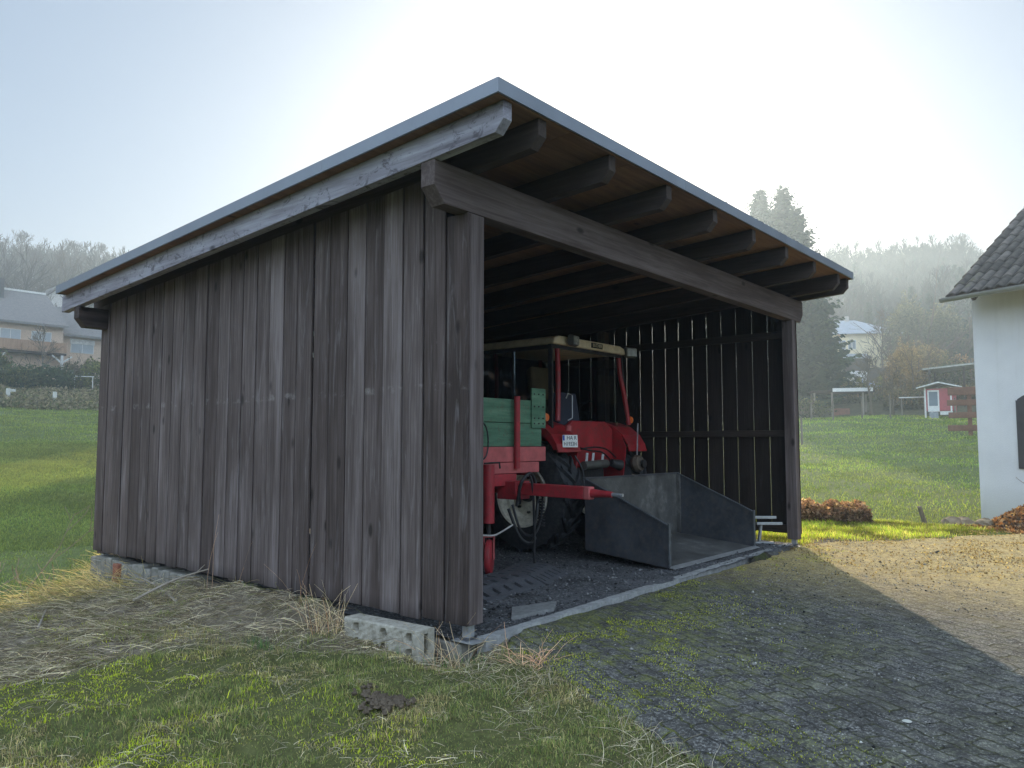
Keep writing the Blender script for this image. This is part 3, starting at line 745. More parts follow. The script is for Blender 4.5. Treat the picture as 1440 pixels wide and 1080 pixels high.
# hoses and chain on the drawbar
M_HOSE = plain('black_hose', (.012, .012, .014), .45, 0, .2, 20, .5)
def sag(pts, n=24):
    out = []
    P = [Vector(p) for p in pts]
    for i in range(len(P) - 1):
        a = P[max(0, i - 1)]; b_ = P[i]; c_ = P[i + 1]; e = P[min(len(P) - 1, i + 2)]
        for k in range(n // (len(P) - 1)):
            t = k / (n // (len(P) - 1))
            out.append(.5 * ((2 * b_) + (c_ - a) * t + (2 * a - 5 * b_ + 4 * c_ - e) * t * t + (3 * b_ - a - 3 * c_ + e) * t ** 3))
    out.append(P[-1]); return out
for pts, rr_ in (([(2.40, 1.50, .62), (2.33, 1.44, .80), (2.42, 1.40, .93), (2.52, 1.40, .88), (2.56, 1.38, .62), (2.50, 1.38, .40)], .019),
                 ([(2.30, 1.46, .60), (2.34, 1.42, .84), (2.44, 1.38, .90), (2.48, 1.37, .55), (2.47, 1.36, .10), (2.47, 1.35, -.07)], .014),
                 ([(2.26, 1.48, .62), (2.30, 1.40, .36), (2.48, 1.38, .30), (2.58, 1.36, .45), (2.60, 1.34, .76)], .013),
                 ([(2.22, 1.5, .58), (2.30, 1.42, .30), (2.42, 1.38, .22), (2.52, 1.38, .27)], .016)):
    MB().tube(sag(pts), rr_, 8).build('hose', M_HOSE, tl, smooth=True)
b = MB(); coil = [(2.60 + .035 * math.cos(a), 1.37 + .035 * math.sin(a), .66 - .28 * a / (2 * math.pi * 9)) for a in np.linspace(0, 2 * math.pi * 9, 150)]
b.tube(coil, .008, 5).build('coiled_cable', M_HOSE, tl, smooth=True)
MB().tube(sag([(1.70, 1.655, 1.47), (1.98, 1.64, 1.46), (2.05, 1.63, 1.30), (2.02, 1.63, 1.12), (1.9, 1.65, 1.05)]), .008, 6).build('cable', M_HOSE, tl, smooth=True)
MB().tube(sag([(1.72, 1.55, .36), (1.95, 1.50, .33), (2.08, 1.50, .345), (2.25, 1.46, .42)]), .009, 6).build('cord', plain('pale_cord', (.5, .49, .46), .7), tl, smooth=True)

# ------------------------------------------------------------------ tractor
M_TRED = plain('tractor_red_paint', (.33, .018, .024), .42, 0, .25, 5, .5, .08, dirt=(.10, .045, .035), dirt_amt=.7)
M_ROOF = plain('cream_cab_roof', (.80, .68, .50), .5, 0, .12, 5, .4, .02, dirt=(.34, .25, .16), dirt_amt=.35)
M_TYRE = plain('tractor_tyre_rubber', (.026, .027, .031), .7, 0, .3, 9, .35, .2, dirt=(.085, .08, .075), dirt_amt=.6)
tgl = NT('smoky_cab_glass')
tr_ = tgl.n('BsdfTransparent', Color=(.62, .66, .66)); gl = tgl.n('BsdfGlossy', Color=(.9, .95, 1), Roughness=.04)
fr = tgl.n('Fresnel', IOR=1.5)
ms = tgl.n('MixShader', i0=fr.outputs[0], i1=tr_.outputs[0], i2=gl.outputs[0]); tgl.t.links.new(ms.outputs[0], tgl.out.inputs[0]); M_GLASS = tgl.m
tc_ = thing('tractor', 'old red tractor with cream roofed cab parked nose first in the shed', 'tractor', (4.4, 2.33, -.09))
AY, AR = 2.33, .70; AZ = -.085 + AR
def big_wheel(cx, out):
    M = Matrix.Translation(Vector((cx, AY, AZ))) @ Matrix.Rotation(R(90), 4, 'Y')
    h = .20
    prof = [(.37, -h * .75), (.42, -h * 1.0), (AR * .80, -h * 1.05), (AR * .92, -h * .92), (AR * .93, h * .92), (AR * .80, h * 1.05), (.42, h), (.37, h * .75)]
    t = MB().lathe(prof, 56, M=M)
    n = 20
    for k in range(n):
        for sgn in (-1, 1):
            a0 = 2 * math.pi * (k + (.5 if sgn > 0 else 0)) / n
            # slanted bar lug from the shoulder to past the centre line
            pts = []
            for q in np.linspace(0, 1, 5):
                hh = sgn * (h * 1.02 - q * h * 1.1); aa = a0 + q * .34
                pts.append((aa, hh))
            for i in range(4):
                (a1, h1), (a2, h2) = pts[i], pts[i + 1]
                wv = .055
                r0, r1 = AR * .915, AR * (.985 if i else .955)
                vs = []
                for (aa, hh, ww) in ((a1, h1, wv), (a2, h2, wv)):
                    for rr_, dd in ((r0, -ww), (r1, -ww * .6), (r1, ww * .6), (r0, ww)):
                        vs.append((rr_ * math.cos(aa + dd), rr_ * math.sin(aa + dd), hh))
                t.add(vs, [(0, 1, 2, 3), (7, 6, 5, 4), (0, 4, 5, 1), (1, 5, 6, 2), (2, 6, 7, 3)], (1, 1, 1), M)
    wv_ = t.build('rear_wheel', M_TYRE, tc_, smooth=True)
    s_ = out
    rm = MB().lathe([(.03, s_ * .05), (.13, s_ * .05), (.16, s_ * .03), (.27, s_ * .02), (.30, s_ * .07), (.345, s_ * .08), (.36, s_ * h * .95), (.385, s_ * h * 1.01), (.385, s_ * h * .7), (.36, -s_ * h), (.345, -s_ * .02), (.03, -s_ * .02)], 40, M=M)
    rim = rm.build('rim', M_CREAM, wv_, smooth=True)
    hb = MB().lathe([(.0, s_ * .12), (.07, s_ * .12), (.085, s_ * .05)], 18, M=M)
    for k in range(8):
        a = 2 * math.pi * k / 8
        MB().lathe([(.0, s_ * .065), (.016, s_ * .065), (.016, s_ * .02), (.0, s_ * .02)], 6, M=M @ Matrix.Translation(Vector((.21 * math.cos(a), .21 * math.sin(a), 0)))).build('wheel_nut', M_DARK, wv_)
    hb.build('hub', M_DARK, wv_)
big_wheel(3.64, -1); big_wheel(5.20, 1)
def front_wheel(cx, out):
    M = Matrix.Translation(Vector((cx, 4.55, .30))) @ Matrix.Rotation(R(90), 4, 'Y')
    wv_ = MB().lathe([(.2, -.07), (.25, -.1), (.35, -.09), (.385, -.05), (.385, .05), (.35, .09), (.25, .1), (.2, .07)], 32, M=M).build('front_wheel', M_TYRE, tc_, smooth=True)
    MB().lathe([(.0, out * .04), (.15, out * .03), (.2, out * .08), (.21, -out * .07), (.0, -out * .05)], 24, M=M).build('rim', M_CREAM, wv_, smooth=True)
front_wheel(3.78, -1); front_wheel(5.06, 1)
MB().beam((3.78, 4.55, .3), (5.06, 4.55, .3), .09, .1).build('front_axle', M_DARK, tc_)
# body
b = MB().box(4.15, 4.69, 2.6, 4.9, .38, .80); b.build('engine_block', M_DARK, tc_, bevel=.02)
hood = [(3.98 + 0, 0)]
b = MB().prism([(4.05, .82), (4.79, .82), (4.79, 1.22), (4.70, 1.36), (4.14, 1.36), (4.05, 1.22)], 'y', 3.35, 4.95); b.build('hood', M_TRED, tc_, bevel=.03)
MB().box(4.12, 4.72, 4.951, 4.97, .85, 1.30).build('radiator_grille', M_DARK, tc_)
for xx in (4.14, 4.70): MB().ball((xx, 4.97, 1.1), (.07, .05, .07)).build('headlight', M_STEEL, tc_, smooth=True)
MB().tube([(4.62, 4.1, 1.36), (4.62, 4.1, 2.1)], .035, 10).build('exhaust', M_DARK, tc_, smooth=True)
# fenders: arched plates over the rear wheels, with inner skirt
def fender(xa, xb):
    outer = []
    for a in np.linspace(R(205), R(45), 15):      # rear tip to front, angle in the Y-Z plane about the axle
        outer.append((AY + .80 * math.cos(a) if a < R(180) else AY - .80 * math.cos(a - math.pi) , AZ + .80 * math.sin(a)))
    outer = [(1.74, 1.165), (1.76, 1.24), (1.84, 1.36), (1.98, 1.47), (2.15, 1.53), (2.40, 1.56), (2.7, 1.54), (2.95, 1.45), (3.12, 1.28)]
    inner = [(y + .0 if i else y + .012, z - .022) for i, (y, z) in enumerate(outer)]
    poly = outer + inner[::-1]
    b = MB()
    for i in range(len(outer) - 1):
        b.prism([outer[i], outer[i + 1], inner[i + 1], inner[i]], 'x', xa, xb)
    b.box(xa, xb, 1.735, 1.75, 1.145, 1.168)
    return b.build('fender', M_TRED, tc_)
fl_ = fender(3.40, 3.87); fr_ = fender(4.99, 5.44)
for xa in (3.40, 5.42):
    b = MB(); o_ = [(1.76, 1.17), (1.78, 1.25), (1.86, 1.36), (1.99, 1.465), (2.15, 1.52), (2.40, 1.55), (2.7, 1.53), (2.95, 1.44), (3.1, 1.28)]
    i_ = [(1.80, 1.17), (1.83, 1.22), (1.91, 1.30), (2.03, 1.39), (2.18, 1.44), (2.4, 1.46), (2.66, 1.45), (2.88, 1.37), (3.04, 1.24)]
    for i in range(8): b.prism([o_[i], o_[i + 1], i_[i + 1], i_[i]], 'x', xa, xa + .02)
    b.build('fender_edge', M_TRED, tc_)
for xa in (3.87, 4.97):
    b = MB(); o_ = [(1.78, 1.20), (1.86, 1.36), (1.99, 1.465), (2.15, 1.52), (2.40, 1.55), (2.9, 1.50)]
    for i in range(5): b.prism([o_[i], o_[i + 1], (o_[i + 1][0] + .05, .78), (o_[i][0] + .05, .78)], 'x', xa, xa + .02)
    b.build('inner_fender', M_TRED, tc_)
# rear bulkhead between fenders
b = MB(); prof = [(3.89, 1.02), (4.03, .94), (4.86, .94), (4.97, 1.02), (4.97, 1.44), (4.80, 1.535), (4.05, 1.535), (3.89, 1.45)]
b.prism(prof, 'y', 1.98, 2.04); b.build('rear_panel', M_TRED, tc_, bevel=.02)
# cab
MB().prism([(3.53, 2.455), (5.19, 2.455), (5.16, 2.535), (5.05, 2.565), (3.67, 2.565), (3.56, 2.535)], 'y', 1.895, 3.32).build('cab_roof', M_ROOF, tc_, bevel=.02)
crf = tc_.children[-1]
def pillar(pts, name='cab_pillar', r=.032, mat=M_TRED): return MB().tube(sag(pts, 12), r, 10).build(name, mat, tc_, smooth=True)
pillar([(3.70, 1.965, 2.46), (3.70, 1.955, 2.2), (3.67, 1.93, 1.9), (3.62, 1.90, 1.52)])
pillar([(5.10, 1.965, 2.46), (5.13, 1.96, 2.2), (5.19, 1.93, 1.9), (5.25, 1.90, 1.50)])
pillar([(3.80, 3.22, 2.46), (3.80, 3.23, 1.3)]); pillar([(4.98, 3.22, 2.46), (4.98, 3.23, 1.3)])
pillar([(3.92, 3.18, 2.46), (3.95, 3.18, 2.2), (3.96, 3.19, 1.5)], r=.036)
pillar([(3.58, 2.85, 2.46), (3.58, 2.85, 1.75)], r=.022)
b = MB()
b.box(3.545, 3.575, 1.93, 1.985, 1.30, 2.455); b.box(3.545, 3.575, 3.16, 3.20, .9, 2.455); b.box(3.545, 3.575, 1.985, 3.16, 2.40, 2.45); b.box(3.545, 3.575, 2.53, 2.56, 1.5, 2.40); b.box(3.545, 3.575, 2.40, 3.16, .9, 1.02)
b.build('door_frame', M_DARK, tc_)
MB().box(3.555, 3.562, 1.986, 2.529, 1.55, 2.399).build('side_window', M_GLASS, tc_)
MB().box(3.555, 3.562, 2.561, 3.159, 1.03, 2.399).build('side_window', M_GLASS, tc_)
MB().box(5.10, 5.107, 1.986, 3.159, 1.4, 2.40).build('side_window', M_GLASS, tc_)
MB().box(3.60, 5.08, 3.21, 3.217, 1.4, 2.42).build('windscreen', M_GLASS, tc_)
b = MB().box(3.56, 5.11, 1.93, 1.96, 2.41, 2.454); b.build('rear_window_frame', M_DARK, tc_)
MB().beam((5.14, 1.94, 2.44), (5.22, 1.92, 1.55), .02, .02).build('rear_window_frame', M_DARK, tc_)
# lights on the roof
def worklight(p, yaw):
    M = Matrix.Translation(Vector(p)) @ Matrix.Rotation(yaw, 4, 'Z')
    b = MB().prism([(-.05, -.055), (.0, -.075), (.03, -.055), (.03, .055), (.0, .075), (-.05, .055)], 'x', -.085, .085, M=M)
    wl_ = b.build('work_light', plain('grey_lamp_housing', (.16, .165, .16), .5, .2), tc_, bevel=.008)
    MB().box(-.075, .075, -.058, -.052, -.05, .05, M=M).build('lens', plain('dusty_lens', (.34, .35, .33), .25, 0, .15, 20, .6), wl_)
worklight((3.86, 1.845, 2.515), R(12)); worklight((5.25, 1.87, 2.49), R(-25))
# badge on the roof edge
def text_mesh(s, size, M, name, mat, parent, sx=1.0):
    cu = bpy.data.curves.new(name, 'FONT'); cu.body = s; cu.size = size; cu.align_x = 'CENTER'; cu.align_y = 'CENTER'; cu.extrude = .0012
    to = bpy.data.objects.new(name, cu); dg = bpy.context.evaluated_depsgraph_get()
    link(to); dg.update(); me = bpy.data.meshes.new_from_object(to.evaluated_get(bpy.context.evaluated_depsgraph_get()))
    bpy.data.objects.remove(to); bpy.data.curves.remove(cu)
    o0 = ORG[parent.name]
    me.transform(Matrix.Translation(-o0) @ M @ Matrix.Diagonal((sx, 1, 1, 1)))
    me.materials.clear(); me.materials.append(mat); ob = bpy.data.objects.new(name, me); link(ob); ob.parent = parent; ORG[ob.name] = o0; return ob
M_INK = plain('black_print', (.012, .012, .014), .5); M_WHITE = plain('white_plate', (.78, .78, .75), .5, 0, .06, 20); M_BLUE = plain('blue_band', (.03, .07, .35), .5)
FX = Matrix.Rotation(R(90), 4, 'X')
bd = MB().box(4.345, 4.595, 1.884, 1.894, 2.478, 2.542).build('name_badge', M_INK, tc_)
text_mesh('BUCHER', .058, Matrix.Translation(Vector((4.47, 1.882, 2.510))) @ FX, 'lettering', M_ROOF, bd, .95)
# licence plate on the left fender
PM = Matrix.Translation(Vector((3.60, 1.705, 1.275))) @ Matrix.Rotation(R(-28), 4, 'Z') @ Matrix.Rotation(R(-4), 4, 'X') @ Matrix.Diagonal((.74, 1, .70, 1))
pl = MB().box(-.135, .135, -.004, .004, -.105, .105, M=PM).build('licence_plate', M_WHITE, tc_, bevel=.003)
MB().box(-.131, -.098, -.0065, -.0045, .01, .10, M=PM).build('blue_band', M_BLUE, pl)
text_mesh('HA R', .092, PM @ Matrix.Translation(Vector((.028, -.006, .052))) @ FX, 'lettering', M_INK, pl, .85)
text_mesh('H1933H', .092, PM @ Matrix.Translation(Vector((0, -.006, -.05))) @ FX, 'lettering', M_INK, pl, .72)
MB().tube([(3.60, 1.73, 1.40), (3.60, 1.725, 1.46)], .035, 10).build('plate_lamp', M_PINK, tc_)
for p in ((3.46, 1.97, 1.56), (5.36, 1.95, 1.57)):
    MB().lathe([(.0, -.04), (.05, -.04), (.055, .0), (.045, .03), (.0, .035)], 16, M=Matrix.Translation(Vector(p)) @ Matrix.Rotation(R(90), 4, 'X')).build('tail_lamp', plain('orange_lamp', (.75, .16, .03), .3, 0, .1, 9, .6), tc_, smooth=True)
MB().tube([(3.78, 1.89, 1.80), (3.80, 1.875, 1.86), (3.88, 1.87, 1.84), (3.88, 1.87, 1.56), (3.80, 1.88, 1.53)], .009, 6).build('grab_handle', M_GALV, tc_, smooth=True)
# seats, wheel
st_ = MB().prism([(2.02, 1.42), (2.14, 1.40), (2.20, 1.86), (2.10, 1.90)], 'x', 3.84, 4.30).build('seat', plain('dark_blue_seat', (.028, .033, .05), .7, 0, .2, 12, .3, .2), tc_, bevel=.03)
MB().prism([(2.14, 1.36), (2.62, 1.38), (2.62, 1.50), (2.14, 1.46)], 'x', 3.86, 4.30).build('cushion', st_.data.materials[0], st_, bevel=.03)
MB().prism([(2.62, 1.85), (2.70, 1.83), (2.76, 2.22), (2.66, 2.28)], 'x', 4.05, 4.55).build('seat_back', plain('tan_seat', (.24, .17, .09), .7, 0, .2, 9), tc_, bevel=.04)
Ms = Matrix.Translation(Vector((4.42, 3.0, 1.72))) @ Matrix.Rotation(R(-55), 4, 'X')
b = MB(); ring = [(.2 * math.cos(a), .2 * math.sin(a), 0) for a in np.linspace(0, 2 * math.pi, 29)]
b.tube(ring, .014, 7, M=Ms); b.tube([(0, 0, 0), (0, 0, -.5)], .02, 7, M=Ms); b.tube([(-.2, 0, 0), (.2, 0, 0)], .01, 6, M=Ms)
b.build('steering_wheel', M_DARK, tc_, smooth=True)
# rear linkage
MB().box(4.12, 4.72, 1.95, 2.65, .48, .94).build('gearbox', M_DARK, tc_, bevel=.04)
MB().tube([(4.10, 1.86, .97), (4.62, 1.86, .99)], .055, 14).build('lift_shaft', plain('grey_lift_cylinder', (.12, .115, .10), .5, .4, .3, 18), tc_, smooth=True)
for xx in (4.16, 4.30, 4.52): MB().beam((xx, 1.86, 1.0), (xx + .01, 1.85, 1.13), .022, .03).build('lift_pin', M_GALV, tc_)
MB().tube([(4.70, 1.84, 1.0), (4.86, 1.80, .96)], [.05, .075], 12).build('lift_arm', M_DARK, tc_, smooth=True)
for xx in (4.05, 4.78):
    MB().beam((xx, 2.2, .52), (xx - .08 if xx < 4.4 else xx + .1, 1.50, .62), .045, .07).build('lower_link', M_DARK, tc_, bevel=.006)
MB().beam((5.19, 1.72, 1.52), (5.12, 1.70, 1.02), .014, .014).build('control_rod', M_STEEL, tc_)
MB().lathe([(.0, -.05), (.10, -.05), (.12, 0), (.10, .05), (.04, .06), (.0, .06)], 20, M=Matrix.Translation(Vector((5.10, 1.68, .98))) @ Matrix.Rotation(R(80), 4, 'X')).build('drum_housing', plain('rusty_drum', (.13, .10, .075), .6, .3, .3, 16), tc_, smooth=True)
MB().tube([(5.10, 1.6, .98), (5.10, 1.57, .98)], .055, 14).build('drum_cap', M_DARK, tc_)
for pts in ([(3.95, 1.92, 1.22), (4.2, 1.84, 1.16), (4.5, 1.84, 1.13), (4.75, 1.85, 1.0)], [(3.98, 1.92, 1.16), (4.3, 1.85, 1.20), (4.6, 1.84, 1.17), (4.85, 1.86, 1.06)], [(3.80, 1.78, 1.1), (3.86, 1.70, .9), (3.84, 1.68, .6), (3.95, 1.72, .45)]):
    MB().tube(sag(pts), .011, 6).build('hydraulic_hose', M_HOSE, tc_, smooth=True)
# ------------------------------------------------------------------ pixel-free placement helper: bearing and range from the yard
def at(az, d, dz=0.0):
    x = CAM[0] + d * math.sin(R(az)); y = CAM[1] + d * math.cos(R(az)); return (x, y, float(H(x, y)) + dz)

# ------------------------------------------------------------------ white house on the right
hn = Vector((-.922, .386, 0)); htv = Vector((-.386, -.922, 0))
HC = Vector((13.49, -.94, -.25))
HM = Matrix(((htv.x, -hn.x, 0, HC.x), (htv.y, -hn.y, 0, HC.y), (0, 0, 1, 0), (0, 0, 0, 1)))   # local x along the wall, y into the house
ts = NT('white_roughcast'); o = ts.obj()
n1 = ts.noise(o, 1.2, 5, .6); n2 = ts.noise(o, 60.0, 4, .7); sx = ts.n('SeparateXYZ', Vector=o)
c = ts.ramp(n1, [(.3, (.76, .76, .78)), (.7, (.86, .86, .87))])
n4 = ts.noise(ts.map(o, (3.5, 3.5, .35)), 1.0, 5, .65)
c = ts.mix(ts.math('MULTIPLY', ts.ramp(n4, [(.5, 0.0), (.7, 1.0)]), .28), c, (.52, .51, .47))
c = ts.mix(ts.math('MULTIPLY', ts.ramp(sx.outputs[2], [(.0, 1.0), (.7, 0.0)]), .55), c, (.36, .36, .33))
c = ts.mix(ts.ramp(ts.math('MULTIPLY', sx.outputs[2], .25), [(1.05, 0.0), (1.16, .35)]), c, (.62, .50, .30))
M_STUCCO = ts.pbr(c, .9, 0, ts.bump(n2, .5, .012), .2)
wh = thing('white_house', 'white rendered house with a steep dark tiled roof beside the paved yard', 'house', tuple(HC))
MB().box(0, 9, 0, 8, -.6, 4.44, M=HM).build('wall', M_STUCCO, wh)
# gable walls up to the roof
MB().prism([(.0, 4.44), (8.0, 4.44), (4.0, 7.62)], 'x', .0, 9.0, M=HM).build('gable', M_STUCCO, wh)
tt = NT('mossy_dark_roof_tiles'); o = tt.obj(); vc = tt.gen_col()
n1 = tt.noise(o, 1.6, 6, .65); n2 = tt.noise(o, 9.0, 5, .7)
c = tt.mix(1.0, tt.ramp(n2, [(.3, (.060, .052, .048)), (.7, (.15, .13, .115))]), vc, 'MULTIPLY')
c = tt.mix(tt.math('MULTIPLY', tt.ramp(n1, [(.58, 0.0), (.68, 1.0)]), .8), c, (.11, .11, .045))
M_TILE = tt.pbr(c, .75, 0, tt.bump(n2, .4, .01), .3)
def tile_roof(side):
    pit = math.tan(R(38)); e0 = -.72; nu = 9.5 / .30; nv = 17
    V = []; F = []; C = []
    rng2 = np.random.default_rng(5)
    us = np.arange(0, 9.54, .028)
    for k in range(nv):
        v0 = e0 + k * (4 - e0) / nv; v1 = e0 + (k + 1) * (4 - e0) / nv + .03
        base = len(V); tone = rng2.uniform(.6, 1.35, 64)
        for q, vv in enumerate((v0, v0, v1)):
            for u in us:
                ph = (u % .224) / .224
                pan = .06 * abs(math.sin(math.pi * ph)) ** 1.6
                zz_ = 4.52 + (vv) * pit + .10 + pan + (.035 if q < 2 else .0) - (.03 if q == 0 else 0)
                y_ = vv if side > 0 else 8 - vv
                rib_shade = .28 + .9 * abs(math.sin(math.pi * ph)) ** .8  # rib valleys and course edges painted darker, standing for shadow lines
                V.append(HM @ Vector((u - .06, y_, zz_))); C.append((tone[int(u / .224) % 64] * rib_shade * (.45 if q == 0 else 1.15 if q == 1 else .8),) * 3)
        m = len(us)
        for q in range(2):
            for i in range(m - 1):
                f = (base + q * m + i, base + q * m + i + 1, base + (q + 1) * m + i + 1, base + (q + 1) * m + i)
                F.append(f if side > 0 else f[::-1])
    return np.array([tuple(v) for v in V]), np.array(F), np.array(C)
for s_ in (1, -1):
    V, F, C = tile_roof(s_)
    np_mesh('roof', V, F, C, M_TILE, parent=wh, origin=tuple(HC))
pit = math.tan(R(38))
rf = MB().prism([(-.70, 4.52 - .70 * pit + .02), (4, 4.52 + 4 * pit + .02), (4, 4.52 + 4 * pit + .10), (-.70, 4.52 - .70 * pit + .10)], 'x', -.05, 9.45, M=HM)
rf.prism([(8.70, 4.52 - .70 * pit + .02), (4, 4.52 + 4 * pit + .02), (4, 4.52 + 4 * pit + .10), (8.70, 4.52 - .70 * pit + .10)], 'x', -.05, 9.45, M=HM)
rf.build('roof_deck', W_RAFT, wh)
b = MB(); n = 9
for i in range(n):
    a0 = math.pi + math.pi * i / n; a1 = math.pi + math.pi * (i + 1) / n
    r0, r1 = .075, .068; cy, cz = -.79, 4.52 - .70 * pit + .06
    b.prism([(cy + r0 * math.cos(a0), cz + r0 * math.sin(a0)), (cy + r0 * math.cos(a1), cz + r0 * math.sin(a1)), (cy + r1 * math.cos(a1), cz + r1 * math.sin(a1)), (cy + r1 * math.cos(a0), cz + r1 * math.sin(a0))], 'x', -.10, 9.5, M=HM)
b.box(-.104, -.10, -.865, -.715, 4.52 - .70 * pit - .01, 4.52 - .70 * pit + .06, M=HM)
gt = b.build('gutter', plain('grey_zinc_gutter', (.30, .31, .31), .5, .4, .15, 6), wh)
b = MB()
for i in range(9): b.beam(HM @ Vector((.45 + i, -.68, 4.52 - .68 * pit - .03)), HM @ Vector((.45 + i, -.01, 4.52 - .01 * pit - .03)), .06, .08)
b.build('rafter_tail', W_RAFT, wh)
# dark arched shutter at the picture's edge
sh = MB(); arc = [(2.00, .78), (2.9, .78), (2.9, 2.05)] + [(2.45 + .45 * math.cos(a), 2.0 + .18 * math.sin(a)) for a in np.linspace(0, math.pi, 9)] + [(2.00, 2.05)]
fr2 = [(x - 1.24, z - .0) for x, z in arc]
sh.add([HM @ Vector((x, -.03, z)) for x, z in fr2] + [HM @ Vector((x, .0, z)) for x, z in fr2], [tuple(range(len(fr2)))] + [(i, (i + 1) % len(fr2), len(fr2) + (i + 1) % len(fr2), len(fr2) + i) for i in range(len(fr2))])
sh.build('shutter', plain('dark_shutter', (.06, .055, .06), .7), wh)

# ------------------------------------------------------------------ foliage generators
def leaf_cloud(pts, size, flat=0.0, aspect=1.6):
    """one small bent quad (two triangles) at each point, random orientation"""
    n = len(pts); a = rng.normal(size=(n, 3)); a /= np.linalg.norm(a, axis=1, keepdims=True)
    c_ = rng.normal(size=(n, 3)); c_[:, 2] *= (1 - flat); b_ = np.cross(a, c_); b_ /= np.linalg.norm(b_, axis=1, keepdims=True)
    sz = size * rng.uniform(.55, 1.4, (n, 1))
    a = a * sz * aspect * .5; b_ = b_ * sz * .5
    V = np.stack([pts - a, pts + b_, pts + a, pts - b_], 1).reshape(-1, 3)
    F = np.arange(4 * n).reshape(-1, 4)
    return V, F
def blades(x, y, z, h, wd, lean, az, col, tipmul=1.15):
    n = len(x); p = np.stack([x, y, z], -1)
    side = np.stack([np.cos(az), np.sin(az), np.zeros(n)], -1) * (wd / 2)[:, None]
    la = az + np.pi / 2 + rng.normal(0, .5, n)
    l = np.stack([np.cos(la), np.sin(la), np.zeros(n)], -1)
    up = np.array([0, 0, 1.0])
    mid = p + up * (h * .55 * np.cos(lean * .6))[:, None] + l * (h * .55 * np.sin(lean * .6))[:, None]
    tip = mid + up * (h * .45 * np.cos(lean * 1.4))[:, None] + l * (h * .45 * np.sin(lean * 1.4))[:, None]
    V = np.stack([p - side, p + side, mid + side * .7, mid - side * .7, tip], 1).reshape(-1, 3)
    i = np.arange(n)[:, None] * 5
    F = np.concatenate([i + [[0, 1, 2]], i + [[0, 2, 3]], i + [[3, 2, 4]]], 1).reshape(-1, 3)
    C = np.repeat(col[:, None, :], 5, 1); C[:, :2] *= .75; C[:, 4] *= tipmul
    return V, F, C.reshape(-1, 3)
def pick(cols, n, wts=None, jit=.18):
    cols = np.array(cols); k = rng.choice(len(cols), n, p=wts)
    return np.clip(cols[k] * (1 + rng.normal(0, jit, (n, 1))), .003, 1)

M_GRASS = leafy('grass_blades', .45, .8, .25, 3.4)
M_STRAW = leafy('dry_stalks', .30, .8, .25, 2.3)
M_NEEDLE = leafy('needles', .25, .8, .3, 1.3)
M_LEAF = leafy('dry_leaves', .45, .8, .3, 1.4)
M_BARK = matte('grey_bark', .9, 9, .5, .3)

# lawn in front: mossy short grass
def near_ground(x, y):
    z = H(x, y); out = 1 - sm(-.15, .05, pave(x, y))
    return z + out * ((fbm(x, y, .55, 21) - .5) * .10 + (fbm(x, y, .2, 22, 3) - .5) * .085)
def scatter(n, x0, x1, y0, y1, f):
    x = rng.uniform(x0, x1, n); y = rng.uniform(y0, y1, n)
    k = rng.uniform(size=n) < f(x, y); return x[k], y[k]
outside = lambda x, y: (pave(x, y) < .02) & ~((x > -.02) & (y > -.05))
fd = lambda x, y: (np.hypot(x - CAM[0], y - CAM[1]) > 1.6) & (np.hypot(x - CAM[0], y - CAM[1]) < 11)
incone = lambda x, y: np.abs(np.degrees(np.arctan2(x - CAM[0], y - CAM[1])) - 50.15) < 44
def lawn_f(x, y):
    d = np.hypot(x - CAM[0], y - CAM[1])
    s_ = straw_mask(x, y); tuft = sm(.40, .62, fbm(x, y, .3, 61))
    return outside(x, y) * fd(x, y) * incone(x, y) * ((1 - s_) * (.55 + .45 * tuft) + s_ * .75 * sm(.46, .60, fbm(x, y, .5, 63))) * np.clip((4.2 / d) ** 1.3, .1, 1)
x, y = scatter(640000, -5.2, 1.0, -4.2, 6.5, lawn_f)
z = near_ground(x, y)
lm = sm(.34, .52, fbm(x, y, .8, 64)) * sm(-.95, -1.7, x)       # lime moss patches towards the left
dry = sm(.46, .62, fbm(x, y, .4, 65))
base = pick([(.085, .105, .035), (.115, .125, .040), (.060, .082, .035), (.14, .13, .065)], len(x))
lime = pick([(.22, .25, .016), (.17, .205, .018), (.28, .28, .03)], len(x)); dryc = pick([(.20, .165, .09), (.26, .22, .13), (.13, .12, .06), (.10, .075, .045)], len(x))
u = rng.uniform(size=len(x))
col = np.where((u < lm * .9)[:, None], lime, np.where((u > 1 - dry * .6 - .14)[:, None], dryc, base))
h = rng.uniform(.013, .036, len(x)) * (1 - .45 * lm) * (.6 + .9 * sm(.35, .65, fbm(x, y, .25, 66))) * (1 + .9 * (rng.uniform(size=len(x)) < .06))
V, F, C = blades(x, y, z - .004, h, rng.uniform(.0024, .005, len(x)), rng.uniform(.2, 1.25, len(x)), rng.uniform(0, 6.28, len(x)), col)
tag(np_mesh('lawn_grass', V, F, C, M_GRASS), 'short mossy lawn grass in front of the shed', 'grass', kind='stuff')

# taller dark green tufts along the foot of the bank
def tuft_f(x, y):
    m = straw_mask(x, y); return outside(x, y) * fd(x, y) * incone(x, y) * ((m > .1) & (m < .8)) * sm(.52, .64, fbm(x, y, .35, 71)) 
x, y = scatter(90000, -4.5, .6, -1.5, 6, tuft_f)
n = len(x); V, F, C = blades(x, y, near_ground(x, y), rng.uniform(.04, .10, n), rng.uniform(.003, .005, n), rng.uniform(.2, 1.1, n), rng.uniform(0, 6.28, n), pick([(.045, .085, .035), (.07, .115, .04), (.04, .07, .04)], n))
tag(np_mesh('grass_tufts', V, F, C, M_GRASS), 'darker green grass tufts at the foot of the bank', 'grass', kind='stuff')

